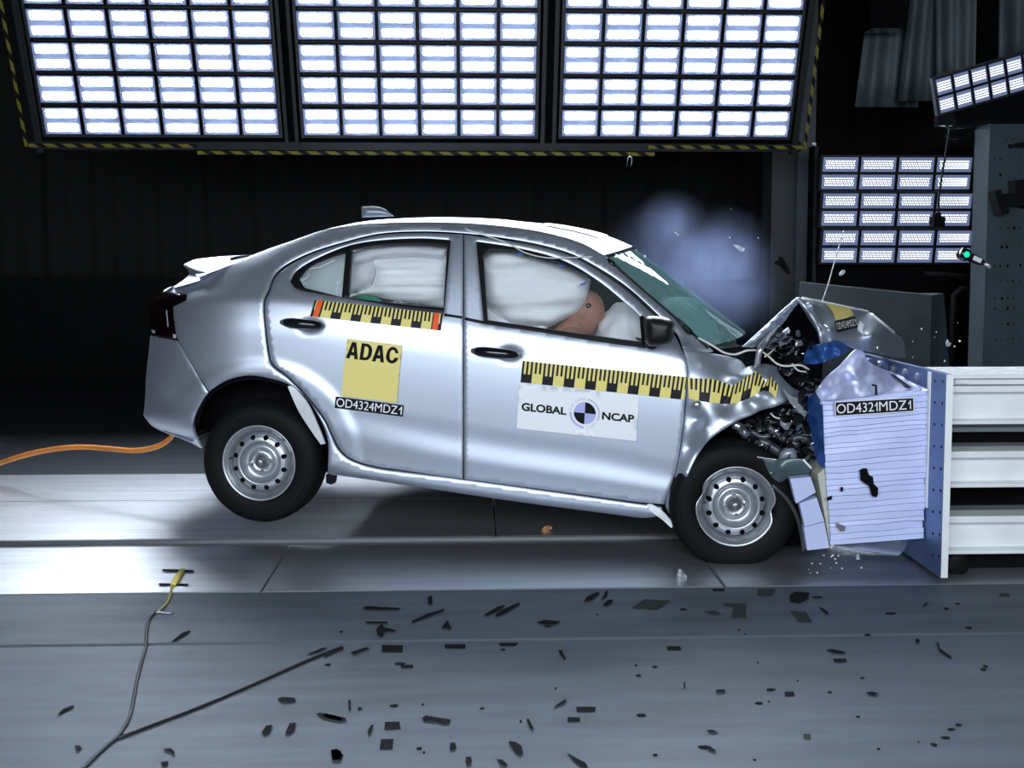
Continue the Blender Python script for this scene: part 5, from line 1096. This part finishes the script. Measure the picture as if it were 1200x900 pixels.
# ------------------------------------------------------------------ smoke
sc_ = PY(815, 318, 1.9); sr = 0.80
bm = bmesh.new(); bmesh.ops.create_icosphere(bm, subdivisions=3, radius=sr); me = bpy.data.meshes.new('smoke'); bm.to_mesh(me); bm.free()
smo = bpy.data.objects.new('smoke', me); smo.location = sc_; link(smo); tag(smo, 'bluish white smoke rising behind the windscreen', 'smoke', kind='stuff')
m = bpy.data.materials.new('smoke'); m.use_nodes = True; nt = m.node_tree; nt.nodes.clear(); out = nt.nodes.new('ShaderNodeOutputMaterial'); pv = nt.nodes.new('ShaderNodeVolumePrincipled')
pv.inputs['Color'].default_value = (.44, .56, .93, 1); pv.inputs['Anisotropy'].default_value = .2
tc = nt.nodes.new('ShaderNodeTexCoord'); n1 = nt.nodes.new('ShaderNodeTexNoise'); n1.inputs['Scale'].default_value = 2.6; n1.inputs['Detail'].default_value = 5; n1.inputs['Roughness'].default_value = .6; nt.links.new(tc.outputs['Object'], n1.inputs[0])
tot = None
for px, py, r, wgt in ((788, 268, .22, .55), (770, 300, .30, .35), (838, 325, .32, 1.1), (862, 350, .25, .9), (800, 320, .30, .5), (850, 300, .28, .4)):
    c = PY(px, py, 1.9) - sc_; vm = nt.nodes.new('ShaderNodeVectorMath'); vm.operation = 'DISTANCE'; nt.links.new(tc.outputs['Object'], vm.inputs[0]); vm.inputs[1].default_value = tuple(c)
    g = math_node(nt, 'MULTIPLY', math_node(nt, 'POWER', math_node(nt, 'MAXIMUM', math_node(nt, 'SUBTRACT', 1.0, math_node(nt, 'DIVIDE', vm.outputs['Value'], r*1.25)), 0.0), 1.5), wgt)
    tot = g if tot is None else math_node(nt, 'ADD', tot, g)
nn = nt.nodes.new('ShaderNodeMapRange'); nn.inputs[1].default_value = .28; nn.inputs[2].default_value = .75; nt.links.new(n1.outputs[0], nn.inputs[0])
SMOKE = 2.6
nt.links.new(math_node(nt, 'MULTIPLY', math_node(nt, 'MULTIPLY', tot, nn.outputs[0]), SMOKE), pv.inputs['Density']); nt.links.new(pv.outputs[0], out.inputs['Volume']); me.materials.append(m)

# ------------------------------------------------------------------ cables
def cable(name, pts, r, m, label, cat, n=8):
    P = np.array([p[:3] for p in pts], float); P2 = catmull(P, .03); return tag(MB().tube(P2, r, n).obj(name, m, None, True), label, cat)
oc = [PY(-40, 560, 1.9), PY(0, 543, 1.7), PY(35, 532, 1.5), PY(70, 525.5, 1.35), PY(100, 524, 1.25), PY(130, 526, 1.15), PY(160, 528, 1.05), PY(185, 523, 1.0), PY(200, 513, .95), PY(207, 500, .9)]
cable('orange_cable', oc, .0155, mat('orange_sheath', (.62, .22, .035), .5, var=.2, vscale=6), 'thick orange cable trailing from under the rear bumper', 'cable')
fc = [PZ(x, y, .005) for x, y in ((92, 906), (110, 888), (125, 874), (137, 864), (148, 848), (154, 832), (160, 800), (166, 775), (171, 758), (172, 740), (175, 725), (184, 716))]
M_CAB = mat('grey_cable', (.035, .042, .042), .6)
cable('floor_cable', fc, .006, M_CAB, 'dark grey cable running up from the bottom edge towards the yellow plug', 'cable')
cable('floor_cable', [PZ(x, y, .005) for x, y in ((138, 865), (180, 849), (240, 826), (310, 796), (360, 774), (400, 758))], .0055, mat('black_cable', (.015, .016, .016), .5), 'straight black cable branching off the grey one across the floor plate', 'cable')
pw = empty('yellow_plug', PZ(205, 680, 0), 'yellow plug with a twisted yellow lead lying on the bright metal plate', 'plug')
shift(MB().tube([PZ(203, 684, .012), PZ(213, 669, .012)], .013, 10).obj('plug_body', mat('yellow_plastic', (.78, .66, .16), .5), smooth=True), pw)
for s in (1, -1):
    P = catmull([PZ(x, y, .006) for x, y in ((202, 684), (200, 695), (196, 706), (188, 714), (182, 718))], .01)
    P = [p + np.array([.004*s*math.cos(i*.9), .004*s*math.sin(i*.9), 0]) for i, p in enumerate(P)]; shift(MB().tube(P, .003, 5).obj('lead', mat('yellow_lead', (.45, .40, .14), .5), smooth=True), pw)
tag(MB().tube([PZ(x, y, .006) for x, y in ((178, 719), (186, 717), (196, 718.5), (204, 718))], .004, 5).obj('cable_tie', M_STEEL, None, True), 'thin metal cable tie across the grey cable end', 'cable tie')
lc = [PY(x, y, 2.1) for x, y in ((1113, 150), (1109, 175), (1104, 205), (1100, 235), (1100, 254))]
hcam = empty('hanging_sensor', PY(1101, 258, 2.1), 'small black box hanging on a cable in front of the stacked lamps', 'sensor')
shift(MB().tube(catmull(lc, .03), .007, 6).obj('cable', M_RUBBER, smooth=True), hcam); shift(px_box(MB(), 1094, 1108, 254, 266, 2.08, .07).obj('housing', M_DARK), hcam); shift(px_box(MB(), 1097, 1103, 249, 254, 2.1, .03).obj('gland', M_DARK), hcam)
# flying torch-like probe with a green light
pr_ = empty('flying_probe', PY(1140, 300, 1.0), 'black pen shaped probe with a glowing green tip flying through the air', 'probe')
ay, by = PY(1124, 295.5, 1.0), PY(1163, 313, 1.0); dirv = (by - ay) / np.linalg.norm(by - ay); L = np.linalg.norm(by - ay)
shift(MB().tube([ay + dirv*L*t for t in (.0, .04, .24, .28, .62, .78)], [.030, .036, .036, .026, .022, .010], 14).obj('barrel', M_BLACK, smooth=True), pr_)
shift(MB().tube([ay + dirv*L*t for t in (.70, .86, .92, 1.0)], [.012, .014, .018, .004], 10).obj('steel_tip', M_STEEL, smooth=True), pr_)
nvec = np.cross(dirv, [0, 1, 0]); o = shift(mesh_obj('name_plate', [ay + dirv*L*t + nvec*s*.013 + np.array([0, -.028, 0]) for t, s in ((.36, 1), (.60, 1), (.60, -1), (.36, -1))], [(0, 1, 2, 3)], M_WHITE, None, False), pr_)
v, f = lathe([(0, -.008), (.012, -.006), (.017, 0), (.018, .01)], ay + dirv*L*.15 + np.array([0, -.036, 0]), (0, 1, 0), (0, 0, 1), 18)
shift(mesh_obj('green_light', v, f, mat('green_glow', (.0, .3, .15), .4, emit=(.0, .75, .33, 1.2))), pr_)

# ------------------------------------------------------------------ flying bits and things lying on the floor
def fly(name, poly, Y, m, label, cat, bend=.02, group=None):
    P = np.array(poly, float); c = P.mean(0); o = skin(name, poly, lambda x, y: Y + bend*np.sin((x - c[0])*.5) + bend*.6*np.cos((y-c[1])*.7), m, None, step=2.5, thick=.006, place=_pyd, corner=60, back=True); return tag(o, label, cat, group)
M_CHIP = mat('white_chip', (.75, .77, .8), .3, .2)
fly('flying_fragment', [(907, 309), (911, 302), (916, 300.5), (919, 305), (925, 316), (927, 322), (921, 320), (914, 312)], .5, M_DARK, 'black plastic fragment flying left of the stacked lamps', 'fragment', .015)
fly('flying_fragment', [(859, 287), (864, 287), (872, 291), (872, 295), (867, 294)], .9, M_CHIP, 'white flake flying above the smoke', 'fragment')
fly('flying_fragment', [(790, 272), (792, 271.5), (796.5, 275.5), (794.5, 276.5)], .9, M_CHIP, 'small white sliver flying in front of the upper smoke', 'fragment', .01)
fly('flying_fragment', [(984, 320), (988, 316), (990.5, 317), (990, 320), (986, 323), (984, 323)], .6, M_CHIP, 'white chip flying below the stacked lamps near the thin wire', 'fragment', .01)
fly('flying_fragment', [(1109, 402), (1111, 398), (1112.5, 401), (1115, 402), (1113, 406), (1110, 406)], .6, M_CHIP, 'white chip flying in front of the teal cover near the beam ends', 'fragment', .01)
fly('flying_fragment', [(952, 168), (955, 166.5), (957, 169), (955, 171)], 1.5, M_CHIP, 'tiny white chip above the topmost stacked lamp panel', 'fragment', .01)
fly('flying_fragment', [(792, 683), (795, 668), (797, 666.5), (803, 672), (806, 680), (806, 687), (802, 688), (799, 684)], -.42, glass('shard_glass', (.8, .85, .9), haze=.5, hazecol=(.7, .73, .76)), 'clear curved shard bouncing off the floor near the front wheel', 'shard', .03)
fly('flying_fragment', [(1003, 655), (1005, 646), (1007, 651), (1007.5, 656)], -.40, M_CHIP, 'white shard falling below the blue block', 'shard', .01)
rf = random.Random(21)
for i in range(34):
    px, py = rf.choice([(rf.uniform(940, 1010), rf.uniform(645, 690)), (rf.uniform(740, 900), rf.uniform(240, 340)), (rf.uniform(1000, 1130), rf.uniform(370, 425)), (rf.uniform(945, 1010), rf.uniform(650, 680))])
    c = PY(px, py, rf.uniform(-.45, .6) if py < 600 else rf.uniform(-.45, -.38)); c[2] = max(c[2], .03); s = rf.uniform(.002, .006); t = rf.uniform(0, 3)
    pts = [c + np.array([s*math.cos(t+k*2.1)*rf.uniform(.6, 1.6), rf.uniform(-.002, .002), s*math.sin(t+k*2.1)]) for k in range(3)]
    tag(mesh_obj('glass_crumb', pts + [p + np.array([0, .003, 0]) for p in pts], [(0, 1, 2), (5, 4, 3), (0, 3, 4, 1), (1, 4, 5, 2), (2, 5, 3, 0)], M_CHIP, None, False), 'tiny pale crumb of glass flying near the crushed front', 'crumb', 'flying glass crumbs')
ob = fly('orange_block', [(635, 621), (638, 617), (644, 616), (648, 619), (643, 622), (642, 626), (648, 628), (648, 632), (634.5, 632)], .42, mat('orange_brown', (.35, .16, .05), .5), 'small orange brown bracket lying under the car sill', 'bracket', .01)
# dark rubber bits, tape and marks lying on the floor plates: pixel outline of each
def lay(name, poly, m, label, cat, group=None, th=.003):
    P = [PZ(x, y, th) for x, y in poly]; B = [PZ(x, y, .0005) for x, y in poly]; n = len(P)
    return tag(mesh_obj(name, P + B, [tuple(range(n)), tuple(range(2*n-1, n-1, -1))] + [(i, n+i, n+(i+1) % n, (i+1) % n) for i in range(n)], m, None, False), label, cat, group)
M_SCR = mat('black_rubber_scrap', (.008, .009, .010), .85, spec=.12); M_TAPE = mat('grey_tape_patch', (.040, .048, .044), .8, spec=.15)
def z7(*p): return [(380 + x/2.857, 640 + y/2.857) for x, y in p]
def z8(*p): return [(780 + x/2.857, 640 + y/2.857) for x, y in p]
def z6(*p): return [(x/3, 640 + y/3) for x, y in p]
T_ = [(z7((1028, 207), (1070, 178), (1160, 182), (1115, 213)), 'large grey diamond patch on the floor in front of the front wheel', 'patch'),
 (z8((195, 190), (270, 192), (268, 240), (222, 240), (226, 204), (195, 198)), 'grey L shaped tape patch on the floor below the front wheel', 'patch'),
 (z8((310, 142), (368, 144), (355, 167), (306, 166)), 'square grey tape patch near the plate joint below the blue block', 'patch'),
 (z8((416, 217), (468, 219), (492, 253), (445, 254)), 'slanted grey tape patch below the blue block', 'patch'),
 (z8((128, 217), (165, 215), (188, 227), (160, 231)), 'thin grey slanted patch left of the L shaped one', 'patch'),
 (z8((3, 335), (48, 335), (54, 349), (6, 349)), 'dark square patch just below the long joint, under the L shaped patch', 'patch'),
 (z8((560, 376), (604, 376), (608, 388), (565, 389)), 'dark oblong patch on the bluish part of the floor', 'patch'),
 (z8((398, 487), (428, 487), (433, 502), (400, 502)), 'small dark patch in the middle of the bluish floor', 'patch'),
 (z8((460, 628), (484, 628), (487, 645), (462, 646)), 'faded brown patch low on the bluish floor', 'patch'),
 (z8((1115, 158), (1150, 158), (1154, 168), (1120, 168)), 'faint dark patch on the plate below the white beams', 'patch'),
 (z8((155, 143), (200, 143), (195, 150), (160, 150)), 'flat dark patch touching the plate joint below the front wheel', 'patch'),
 (z7((192, 330), (264, 332), (262, 356), (192, 354)), 'dark patch hanging from the long joint, furthest from the bluish floor', 'patch'),
 (z7((403, 328), (473, 328), (472, 343), (404, 342)), 'dark patch on the long joint, middle of three', 'patch'),
 (z7((583, 324), (650, 323), (638, 334), (590, 334)), 'dark patch on the long joint nearest the front wheel', 'patch'),
 (z7((256, 397), (297, 397), (297, 408), (257, 408)), 'small dark oblong below the patch on the long joint', 'patch'),
 (z7((203, 588), (252, 587), (256, 612), (201, 614)), 'black square patch, upper of two in the foreground', 'patch'),
 (z7((190, 646), (232, 645), (229, 679), (185, 680)), 'black square patch, lower of two in the foreground', 'patch'),
 (z7((844, 537), (908, 538), (907, 554), (845, 555)), 'black oblong patch, larger of the pair in the middle foreground', 'patch'),
 (z7((815, 572), (856, 573), (856, 587), (814, 587)), 'black oblong patch, smaller of the pair in the middle foreground', 'patch')]
for p, lab, cat in T_: lay('tape_patch', p, M_TAPE if 'grey' in lab or 'faint' in lab or 'faded' in lab else M_SCR, lab, cat, 'patches on the floor', .0025)
S_ = [(z7((327, 575), (340, 566), (372, 572), (423, 580), (420, 592), (398, 594), (370, 584), (335, 585)), 'long black bone shaped rubber scrap in the foreground'),
 (z7((617, 652), (640, 655), (660, 668), (665, 690), (655, 699), (640, 690), (628, 672)), 'black teardrop rubber scrap in the foreground'),
 (z7((815, 693), (850, 712), (875, 725), (884, 742), (862, 740), (835, 716)), 'black jagged scrap at the bottom edge of the picture'),
 (z7((22, 682), (45, 680), (65, 700), (50, 714), (25, 716)), 'black lump shaped scrap near the bottom edge, left of the two squares'),
 (z7((578, 713), (595, 714), (614, 730), (606, 736), (590, 728)), 'black oval scrap near the bottom edge, left of the teardrop'),
 (z7((422, 658), (438, 657), (442, 672), (428, 683), (420, 678)), 'small black scrap above the round one in the foreground'),
 (z7((474, 706), (490, 704), (495, 720), (484, 732), (474, 726)), 'round black scrap close to the bottom edge'),
 (z7((677, 580), (684, 577), (700, 608), (692, 613)), 'short slanted black sliver left of the oblong pair'),
 (z7((770, 538), (800, 516), (812, 513), (806, 522), (785, 533)), 'thin black sliver above the oblong pair'),
 (z7((783, 349), (797, 348), (800, 360), (810, 376), (803, 379), (790, 362)), 'black comma shaped scrap below the long joint'),
 (z7((0, 559), (30, 565), (75, 576), (62, 586), (20, 578), (0, 570)), 'long flat black scrap left of the foreground squares'),
 (z7((145, 620), (155, 600), (165, 596), (160, 612), (150, 635)), 'crooked black sliver left of the upper black square'),
 (z7((80, 515), (88, 514), (90, 550), (82, 552)), 'upright black sliver above the flat black scrap'),
 (z7((0, 357), (62, 336), (66, 342), (22, 360), (0, 372)), 'slanted dark smear touching the long joint, first of two'),
 (z7((88, 355), (140, 338), (150, 342), (100, 360)), 'slanted dark smear touching the long joint, second of two'),
 (z7((712, 254), (740, 246), (790, 252), (770, 262), (740, 262)), 'black leaf shaped scrap on the plate in front of the car'),
 (z7((870, 185), (880, 168), (915, 153), (922, 158), (900, 178)), 'dark feather shaped smear near the plate edge, largest'),
 (z7((934, 196), (948, 180), (966, 178), (962, 190), (945, 199)), 'dark oval smear near the plate edge beside the feather shaped one'),
 (z7((928, 178), (944, 150), (950, 149), (946, 168)), 'dark curved smear at the plate edge above the oval one'),
 (z7((535, 230), (580, 202), (605, 196), (590, 212), (545, 232)), 'slanted dark streak, upper of the pair in front of the car'),
 (z7((572, 230), (600, 210), (652, 188), (655, 194), (610, 222), (580, 235)), 'slanted dark streak, lower of the pair in front of the car'),
 (z7((294, 250), (350, 224), (400, 210), (400, 215), (350, 235), (295, 256)), 'long thin dark streak between the plate edge and the long joint'),
 (z7((128, 205), (140, 200), (255, 207), (250, 212), (140, 212)), 'thin black strip lying along the plate, higher one'),
 (z7((138, 252), (212, 252), (210, 258), (140, 257)), 'thin black strip lying along the plate, lower one'),
 (z7((173, 278), (190, 260), (202, 272), (238, 280), (236, 285), (202, 285), (195, 303), (180, 298)), 'dark arrow shaped scrap under the thin strips'),
 (z7((347, 170), (360, 165), (362, 192), (350, 196)), 'dark upright scrap near the plate edge'),
 (z7((392, 275), (408, 250), (415, 248), (418, 262), (425, 272), (416, 279), (408, 270)), 'dark crooked scrap above the long joint'),
 (z8((416, 165), (430, 152), (480, 155), (478, 175), (450, 190), (418, 186)), 'rough dark blotch on the plate below the blue block'),
 (z8((516, 205), (525, 207), (548, 224), (540, 226)), 'short dark sliver right of the rough blotch'),
 (z8((537, 346), (560, 344), (602, 354), (595, 359), (560, 355)), 'black leaf shaped sliver on the bluish floor'),
 (z8((672, 490), (690, 486), (712, 492), (695, 500)), 'black spindle shaped scrap right on the bluish floor'),
 (z8((836, 312), (848, 309), (850, 318), (842, 325)), 'small black crumb below the long joint near the beams'),
 (z8((908, 322), (914, 322), (918, 342), (958, 370), (952, 374), (916, 350)), 'black bent wire-like sliver on the floor below the beams'),
 (z8((127, 668), (140, 669), (168, 682), (158, 687)), 'black slanted scrap in the lower middle of the floor'),
 (z8((138, 615), (160, 615), (172, 622), (150, 622)), 'thin black sliver just above the slanted scrap'),
 (z8((168, 481), (198, 479), (200, 486), (172, 488)), 'small flat black scrap left of the bluish floor'),
 (z8((60, 456), (66, 454), (66, 478), (61, 478)), 'small upright black sliver left of the flat scrap'),
 (z8((862, 198), (876, 187), (878, 191), (866, 201)), 'small slanted crumb on the plate below the beams'),
 (z6((605, 333), (640, 305), (670, 294), (668, 300), (640, 318), (612, 333)), 'dark slanted scratch right of the yellow plug lead'),
 (z6((205, 588), (222, 572), (256, 558), (260, 563), (228, 580), (210, 590)), 'black slanted smear left of the grey cable'),
 (z6((264, 700), (280, 702), (286, 710), (276, 719), (268, 712), (278, 709)), 'small black hook shaped scrap left of the grey cable'),
 (z6((976, 536), (990, 530), (1036, 532), (1040, 542), (1020, 547), (985, 545)), 'black oblong scrap below the straight cable'),
 (z6((1112, 588), (1125, 585), (1200, 600), (1200, 615), (1140, 604)), 'pointed black scrap below the end of the straight cable'),
 (z6((920, 655), (935, 630), (957, 628), (952, 650), (932, 664)), 'black bean shaped scrap, first of two in the foreground'),
 (z6((1003, 656), (1018, 622), (1040, 620), (1036, 645), (1016, 660)), 'black bean shaped scrap, second of two in the foreground'),
 (z6((576, 712), (600, 710), (614, 722), (612, 732), (598, 722)), 'black comma scrap near the bottom edge right of the cables'),
 (z6((1164, 716), (1185, 712), (1200, 722), (1200, 752), (1172, 752)), 'black squarish scrap near the bottom edge, under the bean shaped ones'),
 (z6((566, 758), (590, 756), (592, 764), (574, 776)), 'black crumb at the bottom edge right of the cables'),
 (z6((1080, 380), (1130, 358), (1150, 356), (1120, 370)), 'dark smear at the far end of the straight cable'),
 (z6((570, 558), (680, 562), (680, 567), (572, 566)), 'thin black mark on the metal plate beside the yellow plug, upper')]
S_ = S_[:-1] + [(z6((570, 80), (680, 84), (680, 89), (572, 88)), 'thin black mark behind the top of the yellow plug'), (z6((558, 130), (662, 132), (660, 136), (560, 135)), 'thin black mark beside the lower end of the yellow plug')]
for p, lab in S_: lay('rubber_scrap', p, M_SCR, lab, 'scrap', 'dark scraps on the floor', .006)
for i in range(46):
    px, py = rf.uniform(380, 1180), rf.uniform(700, 895); c = PZ(px, py); s = rf.uniform(.003, .010); t = rf.uniform(0, 3); e = rf.uniform(.4, 2.2)
    pts = [c + np.array([s*e*math.cos(t+k*1.26)*rf.uniform(.7, 1.2), s*math.sin(t+k*1.26), .004]) for k in range(5)]
    tag(mesh_obj('rubber_crumb', pts + [p - np.array([0, 0, .0035]) for p in pts], [(0, 1, 2, 3, 4), (9, 8, 7, 6, 5)] + [(k, 5+k, 5+(k+1) % 5, (k+1) % 5) for k in range(5)], M_SCR, None, False), 'tiny black rubber crumb scattered on the grey floor plates', 'crumb', 'rubber crumbs on the floor')
